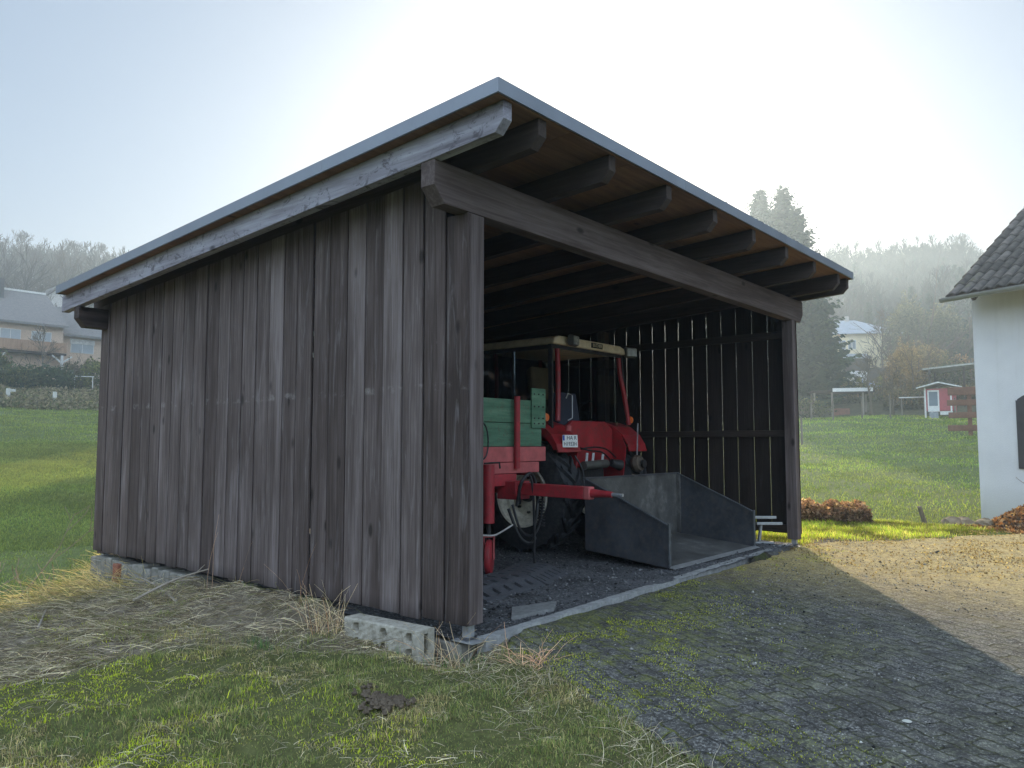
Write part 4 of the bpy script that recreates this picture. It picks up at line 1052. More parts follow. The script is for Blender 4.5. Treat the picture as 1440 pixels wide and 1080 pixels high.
# dead flattened stalks over the bank
def stalks(n, x0, x1, y0, y1, f, L, wd, cols, flat=1.35, dirn=None, spread=.6, lift=.0):
    x, y = scatter(n, x0, x1, y0, y1, f); n = len(x); z = near_ground(x, y)
    L = rng.uniform(*L, n); a = (rng.uniform(0, 6.28, n) if dirn is None else rng.normal(dirn, spread, n))
    col = pick(cols, n); seg = 4
    P = [np.stack([x, y, z + lift], -1)]; el = np.clip(rng.normal(math.pi / 2 - flat, .28, n), .0, 1.5)
    for k in range(seg):
        st_ = L / seg; el = el - rng.uniform(.0, .28, n); a = a + rng.normal(0, .18, n)
        q = P[-1] + np.stack([np.cos(a) * np.cos(el), np.sin(a) * np.cos(el), np.sin(el)], -1) * st_[:, None]
        q[:, 2] = np.maximum(q[:, 2], near_ground(q[:, 0], q[:, 1]) + .004)
        P.append(q)
    P = np.stack(P, 1); wv = rng.uniform(*wd, n)
    s1 = np.stack([-np.sin(a), np.cos(a), np.zeros(n)], -1) * (wv / 2)[:, None]; s2 = np.zeros_like(s1); s2[:, 2] = wv / 2
    Vs = []; Fs = []; Cs = []
    for si in (s1, s2):
        tw = np.linspace(1, .45, seg + 1)[None, :, None]
        A = P - si[:, None] * tw; B = P + si[:, None] * tw
        v = np.stack([A, B], 2).reshape(n, -1, 3)
        b0 = (np.arange(n) * (seg + 1) * 2)[:, None, None]; k = np.arange(seg)[None, :, None] * 2
        f_ = (b0 + k + np.array([0, 1, 3, 2])[None, None]).reshape(-1, 4)
        Fs.append(f_ + sum(len(q) for q in Vs)); Vs.append(v.reshape(-1, 3)); Cs.append(np.repeat(col[:, None], (seg + 1) * 2, 1).reshape(-1, 3))
    return np.vstack(Vs), np.vstack(Fs), np.vstack(Cs)
STRAW = [(.25, .215, .165), (.18, .15, .11), (.36, .325, .27), (.11, .085, .06), (.21, .185, .155), (.13, .125, .065)]
bankf = lambda x, y: outside(x, y) * incone(x, y) * straw_mask(x, y) * (.35 + .65 * sm(.42, .58, fbm(x, y, .5, 81))) * (np.hypot(x - CAM[0], y - CAM[1]) < 11.5)
V, F, C = stalks(82000, -6.0, .35, -1.2, 7.8, bankf, (.05, .29), (.0025, .006), STRAW, 1.3, R(205), .8)
tag(np_mesh('dead_grass', V, F, C, M_STRAW), 'dead flattened straw over the bank by the left wall', 'dead grass', kind='stuff')
fr_f = lambda x, y: outside(x, y) * incone(x, y) * sm(.45, .55, fbm(x, y, .4, 83)) * np.exp(-((pave(x, y) + .25) / .3) ** 2) * (y > -2.6)
V, F, C = stalks(9000, -2.5, .5, -2.6, .3, fr_f, (.05, .2), (.002, .004), STRAW, 1.0, None, 1)
tag(np_mesh('dry_grass', V, F, C, M_STRAW), 'dry pale grass along the edge of the paving', 'dead grass', kind='stuff')
# upright dry stems at the corner post and against the wall
lw = lambda x, y: outside(x, y) * fd(x, y) * incone(x, y) * (1 - straw_mask(x, y)) * (.25 + .75 * sm(.44, .60, fbm(x, y, .4, 65))) * np.clip((4.2 / np.hypot(x - CAM[0], y - CAM[1])) ** 1.2, .1, 1)
V, F, C = stalks(30000, -5.2, 1.0, -4.2, 5.0, lw, (.03, .13), (.002, .0042), STRAW, 1.25, None, 1)
tag(np_mesh('dry_grass', V, F, C, M_STRAW), 'short dry straws lying in the mossy lawn', 'dead grass', kind='stuff')
STEM = [(.40, .34, .25), (.32, .25, .17), (.22, .13, .08)]
def stem_clump(name, px, py, n, L, label, spread=.12, cols=STEM, flat=.35):
    V, F, C = stalks(n * 3, px - spread, px + spread, py - spread, py + spread, lambda x, y: np.ones_like(x) * .34, L, (.003, .006), cols, flat, None, 1)
    return tag(np_mesh(name, V, F, C, M_STRAW, origin=(px, py, float(near_ground(np.array([px]), np.array([py]))[0]))), label, 'dry plant')
stem_clump('dry_weed', -.16, -.02, 34, (.15, .45), 'clump of dry stems between the concrete block and the corner post', .14)
stem_clump('dry_weed', -.30, 1.18, 40, (.15, .40), 'clump of dry stems at the far end of the concrete block', .14)
stem_clump('dry_weed', .02, -.55, 40, (.08, .26), 'reddish dry tuft at the edge of the paving in front of the post', .12, [(.36, .24, .17), (.42, .30, .22)], .7)
for px, py, n_, L_, lb in ((-.14, 2.75, 5, (.5, .9), 'tall thin brown stems against the middle of the left wall'), (-.12, 3.05, 5, (.4, .75), 'thin bare stems against the wall near the pale steel post foot'), (-.16, 1.6, 5, (.3, .55), 'short bare stems against the wall beyond the concrete block'), (-.9, 6.6, 12, (.5, 1.0), 'tall sunlit dry stalks beyond the rear left corner')):
    stem_clump('dry_weed', px, py, n_, L_, lb, .10, [(.22, .13, .085), (.30, .20, .14)], .22)
# dead branches lying on the bank
def branch_lying(p, q, r, label):
    pts = sag([p, tuple((Vector(p) + Vector(q)) / 2 + Vector((0, 0, .03))), q], 10)
    b = MB().tube(pts, list(np.linspace(r, r * .4, len(pts))), 6, (.36, .31, .25))
    d = (Vector(q) - Vector(p)); 
    for t, s_ in ((.4, 1), (.6, -1), (.8, 1)):
        o_ = Vector(p) + d * t; e = o_ + d * .22 + Vector((-d.y, d.x, .15)) * .16 * s_
        b.tube([o_, e], [r * .45, r * .2], 5, (.34, .29, .23))
    tag(b.build('dead_branch', M_BARK, origin=p), label, 'branch')
gz = lambda x, y, k=.02: (x, y, float(near_ground(np.array([x]), np.array([y]))[0]) + k)
branch_lying(gz(-.5, 3.0), gz(-.1, 4.6, .12), .012, 'pale dead branch lying along the crumbling foundation')
branch_lying(gz(-.75, 3.3), gz(-.08, 3.25, .14), .014, 'short pale stick lying on the bank below the wall')
branch_lying(gz(-1.6, 3.0), gz(-.9, 4.7, .05), .010, 'grey dead branch on the upper bank')
branch_lying(gz(-2.3, 2.1), gz(-1.9, 2.9, .04), .012, 'grey dead branch low on the bank by the lawn')
# soil clods (molehill)
b = MB()
for i in range(110):
    a = random.gauss(0, 1); c_ = random.gauss(0, 1); px, py = -1.02 + a * .06, -.36 + c_ * .09
    r_ = random.uniform(.006, .026); b.ball((px, py, gz(px, py)[2] + .008 + .02 * math.exp(-a * a - c_ * c_)), (r_, r_, r_ * .7), 7, 5, (.12, .092, .066), .4)
tag(b.build('molehill', matte('dark_soil', .95, 30, .7, .4), origin=gz(-1.02, -.36)), 'small dark heap of loose soil in the lawn', 'molehill')

# moss and weeds on the paving
def moss_f(x, y):
    p_ = np.minimum(pave(x, y), -y - .06); return (p_ > .0) * (np.clip(sm(1.1, .0, p_) * .6 + np.exp(-((x - .9) / 1.3) ** 2 - ((y + 1.0) / .7) ** 2), 0, 1)) * sm(.52, .62, fbm(x, y, .35, 91)) * incone(x, y)
x, y = scatter(240000, -2.5, 6.5, -5, 0, moss_f); n = len(x)
zy = H(x, y, False) + .012 + (fbm(x, y, 1.1, 41) - .5) * .035
V, F, C = blades(x, y, zy, rng.uniform(.006, .016, n), rng.uniform(.003, .005, n), rng.uniform(.3, 1.3, n), rng.uniform(0, 6.28, n), pick([(.16, .17, .015), (.10, .12, .015), (.22, .22, .03)], n))
tag(np_mesh('moss', V, F, C, M_GRASS), 'yellow green moss on the paving', 'moss', kind='stuff')
# grit and small stones on paving and shed floor
def stones(n, f, x0, x1, y0, y1, zf_, size, cols):
    x, y = scatter(n, x0, x1, y0, y1, f); n = len(x); z = zf_(x, y)
    oc = np.array([(1, 0, 0), (0, 1, 0), (-1, 0, 0), (0, -1, 0), (0, 0, .7), (0, 0, -.5)]); of = np.array([(0, 1, 4), (1, 2, 4), (2, 3, 4), (3, 0, 4), (1, 0, 5), (2, 1, 5), (3, 2, 5), (0, 3, 5)])
    s_ = size * rng.lognormal(0, .5, (n, 1, 1)); V = oc[None] * s_ * rng.uniform(.6, 1.3, (n, 6, 3)); a = rng.uniform(0, 6.28, n)
    ca, sa = np.cos(a)[:, None], np.sin(a)[:, None]; vx = V[..., 0] * ca - V[..., 1] * sa; vy = V[..., 0] * sa + V[..., 1] * ca
    V = np.stack([vx + x[:, None], vy + y[:, None], V[..., 2] + z[:, None]], -1).reshape(-1, 3)
    F = (np.arange(n)[:, None, None] * 6 + of[None]).reshape(-1, 3)
    return V, F, np.repeat(pick(cols, n, jit=.3)[:, None], 6, 1).reshape(-1, 3)
M_STONE = matte('pale_grit', .9, 30, .2, .2)
yz = lambda x, y: H(x, y, False) + .016 + (fbm(x, y, 1.1, 41) - .5) * .035
V, F, C = stones(26000, lambda x, y: (pave(x, y) > .05) * incone(x, y) * sm(.38, .6, fbm(x, y, .6, 95)), -2.5, 7.5, -5.5, -.1, yz, .0045, [(.22, .21, .19), (.12, .115, .11), (.34, .33, .30), (.05, .05, .05)])
tag(np_mesh('grit', V, F, C, M_STONE), 'pale grit scattered over the paving', 'grit', kind='stuff')
V, F, C = stones(9000, lambda x, y: np.full_like(x, .6), .1, 6.3, .05, 3.5, lambda x, y: -.085 + (fbm(x, y, .5, 51) - .5) * .04 + .035 * x / 6.4, .008, [(.10, .10, .105), (.15, .15, .155), (.05, .05, .052), (.22, .22, .215)])
tag(np_mesh('gravel', V, F, C, M_STONE), 'loose gravel on the shed floor', 'gravel', kind='stuff')
b = MB().lathe([(.0, .004), (.018, .003), (.024, 0)], 12, (.55, .54, .48), M=Matrix.Translation(Vector((.50, -2.62, float(H(.5, -2.62, False)) + .02))))
tag(b.build('pale_disc', M_STONE, origin=(.5, -2.62, -.26)), 'small pale round disc lying on the dark paving', 'disc')
x = np.array([-1.0, -.4]); 
# soil and weed heap against the kerb near the right post
def mound(name, cx, cy, rx, ry, hh, mat, label, cat, colf, n=46, noise=.3, zb=None, rot=0):
    us = np.linspace(-1, 1, n); U, Vv = np.meshgrid(us, us, indexing='ij'); r_ = np.hypot(U, Vv)
    ca, sa = math.cos(rot), math.sin(rot)
    X = cx + U * rx * ca - Vv * ry * sa; Y = cy + U * rx * sa + Vv * ry * ca
    Z = H(X, Y, False) - .05 + (hh + .05) * sm(1, .1, r_) * (1 + noise * (fbm(X, Y, max(rx, ry) * .35, 97) - .5) * 2) + (fbm(X, Y, .12, 98) - .5) * .05 * sm(1, .6, r_)
    idx = np.arange(X.size).reshape(X.shape); q = np.stack([idx[:-1, :-1], idx[1:, :-1], idx[1:, 1:], idx[:-1, 1:]], -1).reshape(-1, 4)
    rc = r_[:-1, :-1].ravel() < 1
    V = np.stack([X, Y, Z], -1).reshape(-1, 3); C = colf(X.ravel(), Y.ravel())
    return tag(np_mesh(name, V, q[rc], C, mat, origin=(cx, cy, float(H(cx, cy, False))), smooth=True), label, cat)
mound('soil_heap', 5.05, .02, .55, .16, .07, matte('dark_humus', .95, 25, .8, .4), 'low heap of dark soil and moss against the edging near the right post', 'soil heap', lambda x, y: np.where((fbm(x, y, .2, 3) > .52)[:, None], np.array([.045, .05, .018]), np.array([.032, .026, .02])), 40)
# leaf pile by the white house
LP = (11.6, -2.35)
leafcol = [(.22, .10, .045), (.30, .16, .08), (.16, .075, .035), (.36, .24, .15), (.10, .06, .04)]
mound('leaf_pile', LP[0], LP[1], 1.05, 1.55, .40, matte('brown_leaf_mould', .95, 22, .6, .4), 'pile of fallen brown leaves against the white house', 'leaf pile', lambda x, y: pick(leafcol, len(x)) * .7, 60, .25, rot=R(-15))
def on_mound(x, y, cx, cy, rx, ry, hh, rot):
    dx, dy = x - cx, y - cy; ca, sa = math.cos(rot), math.sin(rot); u = (dx * ca + dy * sa) / rx; v = (-dx * sa + dy * ca) / ry; r_ = np.hypot(u, v)
    return H(x, y, False) + (hh + .05) * sm(1, .1, r_) - .05, r_
x = rng.uniform(10, 13.2, 16000); y = rng.uniform(-4.4, -.2, 16000); zz_, r_ = on_mound(x, y, LP[0], LP[1], 1.05, 1.55, .42, R(-15)); k = r_ < 1.02 + .06 * rng.normal(size=len(x)); x, y, zz_ = x[k], y[k], zz_[k]
k = ((x - HC.x) * hn.x + (y - HC.y) * hn.y) > .05; x, y, zz_ = x[k], y[k], zz_[k]
P = np.stack([x, y, np.maximum(zz_, H(x, y, False)) + rng.uniform(0, .05, len(x))], -1)
V, F = leaf_cloud(P, .042, .3, 1.5); C = np.repeat(pick(leafcol, len(P), jit=.3), 4, 0)
tag(np_mesh('fallen_leaves', V, F, C, M_LEAF), 'loose brown leaves over the pile by the white house', 'leaves', kind='stuff')
# litter over the sunlit part of the yard
lf = lambda x, y: (pave(x, y) > -.4) * sm(3.6, 7.0, x + .3 * y) * (.25 + .75 * sm(.45, .6, fbm(x, y, .5, 101)))
x, y = scatter(42000, 4.4, 13.5, -6.5, .2, lf); P = np.stack([x, y, yz(x, y) + rng.uniform(0, .012, len(x))], -1)
V, F = leaf_cloud(P, .014, .75, 1.8); C = np.repeat(pick([(.34, .25, .13), (.26, .18, .09), (.42, .34, .20), (.14, .10, .055)], len(P), jit=.25), 4, 0)
tag(np_mesh('leaf_litter', V, F, C, M_LEAF), 'fine dry leaf litter over the sunlit paving', 'leaf litter', kind='stuff')

# sunlit strip of grass beyond the yard, meadow grass, left field
def strip_f(x, y):
    r_ = np.hypot(x - CAM[0], y - CAM[1]); az = np.degrees(np.arctan2(x - CAM[0], y - CAM[1])); fy = far_y(x) - y
    g = sm(.15, -.35, fy + (fbm(x, y, .5, 42) - .5) * .8)
    return (az > 60) * (az < 87) * (r_ < 17.2) * (x > 6.3) * (~((x < 6.6) & (y > .0))) * g * (((x - HC.x) * hn.x + (y - HC.y) * hn.y) > 0)
x, y = scatter(230000, 6.2, 14.5, -4, 5.5, strip_f); n = len(x); z = H(x, y)
vv = fbm(x, y, .5, 141)
V, F, C = blades(x, y, z - .01, rng.uniform(.03, .10, n) * (.5 + vv), rng.uniform(.005, .010, n), rng.uniform(.2, 1.2, n), rng.uniform(0, 6.28, n), pick([(.135, .16, .020), (.175, .185, .028), (.10, .13, .02), (.24, .20, .08), (.11, .09, .045)], n, [.3, .2, .25, .13, .12]) * (.35 + 1.15 * sm(.3, .65, vv))[:, None])
tag(np_mesh('verge_grass', V, F, C, M_GRASS), 'bright sunlit grass strip beyond the paving', 'grass', kind='stuff')
def mead_f(x, y):
    r_ = np.hypot(x - CAM[0], y - CAM[1]); az = np.degrees(np.arctan2(x - CAM[0], y - CAM[1]))
    return (((az > 69) & (az < 84) & (r_ > 15.5) & (r_ < 66)) | ((az > 14) & (az < 25) & (r_ > 11) & (r_ < 72))) * np.clip((22 / r_) ** 1.2, .12, 1) * (.35 + .65 * sm(.35, .6, fbm(x, y, 1.3, 111)))
ra = rng.uniform(11, 72, 420000); aa = np.where(rng.uniform(size=420000) < .5, rng.uniform(69, 84, 420000), rng.uniform(14, 25, 420000))
x = CAM[0] + ra * np.sin(np.radians(aa)); y = CAM[1] + ra * np.cos(np.radians(aa)); k = rng.uniform(size=len(x)) < mead_f(x, y) * (ra / 72 + .25); x, y, ra, aa = x[k], y[k], ra[k], aa[k]; n = len(x)
ra2 = rng.uniform(24, 44, 70000); aa2 = np.radians(rng.uniform(14.5, 23.5, 70000)); x = np.concatenate([x, CAM[0] + ra2 * np.sin(aa2)]); y = np.concatenate([y, CAM[1] + ra2 * np.cos(aa2)]); ra = np.concatenate([ra, ra2]); n = len(x)
z = H(x, y); dark = fbm(x, y, 2.2, 113)
pat = sm(.48, .68, fbm(x, y, 4.5, 151))
colm = pick([(.055, .090, .022), (.086, .122, .028), (.130, .150, .034)], n) * (.45 + 1.1 * dark)[:, None]
colm = colm * (1 - .3 * pat[:, None]) + np.array([.10, .085, .04]) * (.3 * pat[:, None])
lf_ = (np.degrees(np.arctan2(x - CAM[0], y - CAM[1])) < 40)[:, None]
colm = np.where(lf_, colm * .55 + np.array([.085, .088, .045]) * .45, colm)
V, F, C = blades(x, y, z - .02, rng.uniform(.06, .15, n) * (.7 + ra / 80), rng.uniform(.012, .022, n) * (.5 + ra / 35), rng.uniform(.4, 1.3, n), rng.uniform(0, 6.28, n), colm)
tag(np_mesh('meadow_grass', V, F, C, M_GRASS), 'tussocky green grass over both meadows', 'grass', kind='stuff')
# grass and rough growth on the left bank beyond the crest
bk2 = lambda x, y: (np.hypot(x - CAM[0], y - CAM[1]) > 8.5) * (np.hypot(x - CAM[0], y - CAM[1]) < 13) * (np.degrees(np.arctan2(x - CAM[0], y - CAM[1])) < 26) * .9
V, F, C = stalks(16000, -5.0, .4, 4.5, 9.2, bk2, (.1, .45), (.004, .008), [(.34, .28, .15), (.26, .20, .11), (.20, .19, .08), (.42, .36, .22)], .9, R(200), 1.0)
tag(np_mesh('bank_weeds', V, F, C, M_STRAW), 'long dry weeds on the sunlit edge of the bank', 'weeds', kind='stuff')

# ------------------------------------------------------------------ hedge, stones, leaning post, bare shrub near the yard
def hedge(name, a, b_, hh, th, cols, label, cat, size=.045, dens=5200, mat=None):
    a = np.array(a); b_ = np.array(b_); L = np.linalg.norm(b_ - a); n = int(dens * L)
    t = rng.uniform(0, 1, n); s_ = rng.normal(0, 1, n).clip(-1.6, 1.6) * th / 3.0; h = hh * rng.uniform(0, 1, n) ** .75 * (1 + .12 * np.sin(t * 23) + .1 * np.sin(t * 57)) * rng.uniform(.8, 1.15, n)
    endr = np.minimum(1, np.minimum(t, 1 - t) * L / (.35 * hh) + .45); h *= endr
    d = (b_ - a) / L; px = a[0] + d[0] * t * L - d[1] * s_; py = a[1] + d[1] * t * L + d[0] * s_
    P = np.stack([px, py, H(px, py) + h + .02], -1)
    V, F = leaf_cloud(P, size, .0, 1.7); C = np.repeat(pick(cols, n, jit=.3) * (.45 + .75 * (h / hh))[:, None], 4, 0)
    m = int(L * 60 * min(1.0, 1.0 / hh)); t2 = rng.uniform(0, 1, m); s2 = rng.normal(0, .3, m) * th; bx_ = a[0] + d[0] * t2 * L - d[1] * s2; by_ = a[1] + d[1] * t2 * L + d[0] * s2
    Vb, Fb, Cb = blades(bx_, by_, H(bx_, by_) + hh * .3, rng.uniform(.5, 1.0, m) * hh, np.full(m, .006 * max(1, hh * 2)), rng.uniform(.0, .5, m), rng.uniform(0, 6.28, m), pick([(.16, .10, .06), (.24, .16, .10)], m))
    o = np_mesh(name, V, F, C, mat or M_LEAF, origin=(a[0], a[1], float(H(a[0], a[1])))); tag(o, label, cat)
    tw = np_mesh('twigs', Vb, Fb, Cb, M_STRAW, parent=o, origin=(a[0], a[1], float(H(a[0], a[1])))); return o
hedge('low_hedge', (9.35, 1.45), (10.27, .26), .28, .45, [(.34, .20, .13), (.24, .13, .085), (.44, .30, .21), (.18, .11, .06)], 'low clipped hedge of russet brown leaves beyond the right post', 'hedge')
M_OLDW = wood('grey_old_post', [(.3, (.08, .065, .05)), (.5, (.16, .135, .11)), (.75, (.27, .24, .20))], 'z', .9)
p = at(78.0, 19.2)
b = MB().tube([(p[0], p[1], p[2] - .2), (p[0] - .06, p[1] + .05, p[2] + .12), (p[0] - .13, p[1] + .11, p[2] + .40)], [.055, .05, .045], 9, (.5, .3, 0))
tag(b.build('leaning_post', M_OLDW, origin=p), 'short weathered wooden post leaning in the meadow beyond the verge', 'post')
M_ROCK = matte('sandstone', .9, 7, .7, .35)
for k, (px, py, s_, lb) in enumerate(((11.55, -.80, .17, 'rounded tan stone at the left end of the row by the leaf pile'), (11.85, -.92, .20, 'larger tan stone in the middle of the row by the leaf pile'), (11.35, -1.32, .15, 'flat tan stone in front of the leaf pile'), (12.35, -.72, .15, 'small grey stone nearest the white house wall'))):
    b = MB().ball((px, py, float(H(px, py)) + s_ * .45), (s_ * 1.25, s_, s_ * .75), 12, 8, (.30, .23, .15) if k < 3 else (.2, .19, .17), .12)
    tag(b.build('stone', M_ROCK, smooth=False, bevel=.01, origin=(px, py, float(H(px, py)))), lb, 'stone')

def limb(b, p, d, L, r, lev, maxlev, spread, col, up=.15, nseg=4, kids=(3, 5), rmin=.004, wig=.22, taper=.55, sides=(7, 5, 4, 3, 3, 3)):
    pts = [Vector(p)]; rad = [r]; d = Vector(d).normalized()
    for i in range(nseg):
        d = (d + Vector((random.gauss(0, wig), random.gauss(0, wig), random.gauss(0, wig) + up)) * .5).normalized()
        pts.append(pts[-1] + d * (L / nseg)); rad.append(max(rmin, r * (1 - (1 - taper) * (i + 1) / nseg)))
    b.tube(pts, rad, sides[min(lev, 5)], col, cap=False)
    if lev >= maxlev: return
    for k in range(random.randint(*kids)):
        t = random.uniform(.3, 1.0) if lev else random.uniform(.38, 1.0); f = t * nseg; i = min(int(f), nseg - 1); q = pts[i].lerp(pts[i + 1], f - i)
        dd = (pts[min(i + 1, nseg)] - pts[i]).normalized(); ax = Vector((random.gauss(0, 1), random.gauss(0, 1), random.gauss(0, .6))); ax = (ax - dd * ax.dot(dd)).normalized()
        nd = dd * math.cos(spread) + ax * math.sin(spread)
        limb(b, q, nd, L * random.uniform(.45, .72) * (1.15 - .35 * t), max(rmin, rad[i] * .55), lev + 1, maxlev, spread * random.uniform(.85, 1.1), col, up, nseg if lev < 2 else 3, kids, rmin, wig, taper, sides)
p = (11.75, -2.1, float(H(11.75, -2.1)) + .22)
b = MB()
for k in range(15): limb(b, (p[0] + random.gauss(0, .12), p[1] + random.gauss(0, .12), p[2]), (random.gauss(0, .35), random.gauss(0, .35), 1), random.uniform(.45, .85), .010, 0, 1, .5, (.28, .19, .13), .1, 4, (1, 3), .004)
tag(b.build('bare_shrub', M_BARK, origin=p), 'small leafless shrub growing out of the leaf pile by the white wall', 'shrub')

# ------------------------------------------------------------------ tree prototypes
def bare_tree_data(hgt, seed, maxlev=3, spread=.62, slim=1.0, col=(.10, .082, .066), kids=(4, 6), rmin=.02, clear=.45):
    random.seed(seed); b = MB(); tr_pts = [Vector((0, 0, -.4))]; n = 7
    for i in range(1, n + 1): tr_pts.append(Vector((random.gauss(0, .02) * hgt * i / n, random.gauss(0, .02) * hgt * i / n, hgt * .92 * i / n)))
    r0 = hgt * .016 * slim; rad = [r0 * (1.25 if i == 0 else 1 - .85 * i / n) for i in range(n + 1)]
    b.tube(tr_pts, rad, 7, col)
    cr = MB()
    for k in range(int(13 + hgt * .5)):
        t = random.uniform(clear, .98); f = t * n; i = min(int(f), n - 1); q = tr_pts[i].lerp(tr_pts[i + 1], f - i); a = random.uniform(0, 6.28)
        el = .35 + .9 * (t - clear) / (1 - clear)
        L = hgt * .30 * (1.15 - .75 * (t - clear) / (1 - clear)) * random.uniform(.75, 1.15)
        limb(cr, q, (math.cos(a) * math.cos(el), math.sin(a) * math.cos(el), math.sin(el)), L, rad[i] * .42, 1, maxlev, spread, col, .18, 3, kids, rmin)
    return b, cr
def bare_tree(name, label, loc, hgt, seed, **kw):
    grp = kw.pop('group', None); cat = kw.pop('cat', 'tree')
    t = thing(name, label, cat, (0, 0, 0), grp)
    b, cr = bare_tree_data(hgt, seed, **kw)
    b.build('trunk', M_BARK, t, smooth=True); cr.build('branches', M_BARK, t)
    t.location = loc; return t
def spruce_data(hgt, seed, wid=.2, col=[(.024, .042, .026), (.036, .055, .03), (.018, .032, .022)], dens=1.0, droop=.5):
    rs = np.random.default_rng(seed); P = []; S = []
    z = hgt * .07
    lev = []
    while z < hgt * .985:
        lev.append(z); z += hgt * rs.uniform(.007, .014) + .07 * (hgt / 20)
    V = []; F = []; C = []
    for z in lev:
        f = 1 - z / hgt; R0 = hgt * wid * (f ** .74) * rs.uniform(.78, 1.12) + .22
        nb = max(6, int((6 + 5 * f) * dens))
        a0 = rs.uniform(0, 6.28)
        for k in range(nb):
            a = a0 + 6.283 * k / nb + rs.normal(0, .22); L = R0 * rs.uniform(.65, 1.18)
            m = max(5, int(L / hgt * 46 * dens))
            t = np.linspace(.08, 1, m) + rs.normal(0, .03, m)
            ch = math.cos(a), math.sin(a)
            zz_ = z + rs.normal(0, .12) - droop * L * t ** 1.4 * (.7 * f - .35) + .18 * L * t ** 3
            px = ch[0] * L * t; py = ch[1] * L * t
            wv = L * .30 * (1.1 - t) + .16 * hgt / 20
            tone = rs.choice(len(col)); cc = np.array(col[tone]) * rs.uniform(.75, 1.3)
            for sgn in (-1, 1):
                q = np.stack([px, py, zz_], -1)
                tip = q + np.stack([-ch[1] * sgn * wv + ch[0] * wv * .6, ch[0] * sgn * wv + ch[1] * wv * .6, -wv * rs.uniform(.25, .9, m)], -1)
                w2 = wv[:, None] * .36
                e = np.stack([np.full(m, ch[0]), np.full(m, ch[1]), np.full(m, .25)], -1) * w2
                b0 = len(V) * 4
                V.append(np.stack([q - e, q + e, tip + e * .5, tip - e * .5], 1)); C.append(np.tile(cc * (.7 + .5 * t[:, None, None]), (1, 4, 1)))
    V = np.concatenate(V).reshape(-1, 3); C = np.concatenate(C).reshape(-1, 3); F = np.arange(len(V)).reshape(-1, 4)
    return V, F, C
def spruce(name, label, loc, hgt, seed, group=None, **kw):
    t = thing(name, label, 'tree', (0, 0, 0), group)
    V, F, C = spruce_data(hgt, seed, **kw)
    MB().tube([(0, 0, -.5), (0, 0, hgt * .5), (0, 0, hgt * .98)], [hgt * .014, hgt * .008, .02], 7, (.10, .07, .05)).build('trunk', M_BARK, t)
    np_mesh('crown', V, F, C, M_NEEDLE, parent=t)
    t.location = loc; return t

# big spruces behind the right end of the shed
s1 = spruce('spruce_tree', 'tallest broad spruce behind the right end of the shed roof, reaching down to the meadow', at(69.75, 77, -.3), 20.8, 1, wid=.245, dens=1.35)
s2 = spruce('spruce_tree', 'spruce beside the tallest one, its top just left of it above the roof', at(68.2, 79, -.3), 21.0, 2, wid=.22, dens=1.25)
s3 = spruce('spruce_tree', 'spruce of which only the thin tip shows above the roof edge', at(65.5, 81, -.3), 20.4, 3, wid=.18)
s4 = spruce('spruce_tree', 'shorter dark spruce at the foot of the tallest one beside the shed post', at(71.4, 73, -.3), 9.5, 4, wid=.25, dens=1.3)
s5 = dup(s1, at(70.6, 75, -.3), 2.0, 18.4 / 20.8, 'spruce shouldering out on the right of the tallest one')
s6 = dup(s2, at(71.2, 76, -.3), 4.0, 14.0 / 21.0, 'middle height spruce at the right edge of the tall group')
s7 = dup(s1, at(69.0, 80, -.3), 1.0, 19.0 / 20.8, 'spruce filling the gap between the two tallest tops')
# smaller conifers on the slope towards the white house
for k, (az, d, hgt, lb) in enumerate(((78.7, 112, 10.2, 'tallest pointed conifer on the slope left of the white house roof'), (77.6, 110, 8.6, 'pale conifer in the mist just left of the tallest pointed one'), (79.9, 114, 9.0, 'conifer in the mist between the tallest pointed one and the white house'), (80.9, 112, 8.6, 'conifer half hidden behind the edge of the white house wall'))):
    dup((s2, s3, s1, s2)[k], at(az, d, -.3), k * 1.3, hgt / (21.0, 20.4, 20.8, 21.0)[k], lb)
# unseen spruces added behind the shed to shade the left field
k = 0
for q in np.arange(-10.5, -48, -2.0):
    if -22.6 < q < -16.8: continue  # gap in the added row keeps a strip of field lit
    s_ = 60 + max(0, (-q - 22)) * .75 + (k % 3) * 2.0
    px, py = q * .545 + s_ * .839, -q * .839 + s_ * .545
    dup((s1, s2, s3)[k % 3], (px, py, float(H(px, py)) - .3), k * 2.1, (17.5 / 20.8, 17.0 / 21.0, 17.0 / 20.4)[k % 3], 'unseen dark spruce added behind the shed to shade the left field', 'added spruces shading the left field'); k += 1

random.seed(9)
for k in range(26):
    dup((s1, s2, s3)[k % 3], at(random.uniform(73.2, 82.2), random.uniform(122, 190), -.4), k * 1.7, random.uniform(.42, .66), 'dark conifer standing among the bare trees of the right hillside', 'dark conifers on the wooded right hillside')
# bare woodland: individual trees along both skylines, the slopes below as one mass
protos = [bare_tree('bare_tree', 'bare grey tree on the misty skyline of the right hill', (0, 0, -100), 13 + k % 3, 40 + k, maxlev=2 + (k % 2), spread=.5 + .06 * (k % 3), slim=.85, kids=(4, 6), rmin=.028, clear=.35 + .05 * (k % 3)) for k in range(6)]
used_p = set()
def put_tree(k, loc, rot, sc, label, group):
    if k not in used_p:
        used_p.add(k); t = protos[k]; t.location = loc; t.rotation_euler = (0, 0, rot); t.scale = (sc,) * 3; t['label'] = label; t['group'] = group; return t
    return dup(protos[k], loc, rot, sc, label, group)
random.seed(77)
for i, az in enumerate(np.arange(71.6, 84.4, .17)):
    d = random.uniform(255, 285); put_tree(i % 6, at(az + random.gauss(0, .06), d, -.6), random.uniform(0, 6), random.uniform(.68, .98), 'bare grey tree on the misty skyline of the right hill', 'bare trees on the right skyline')
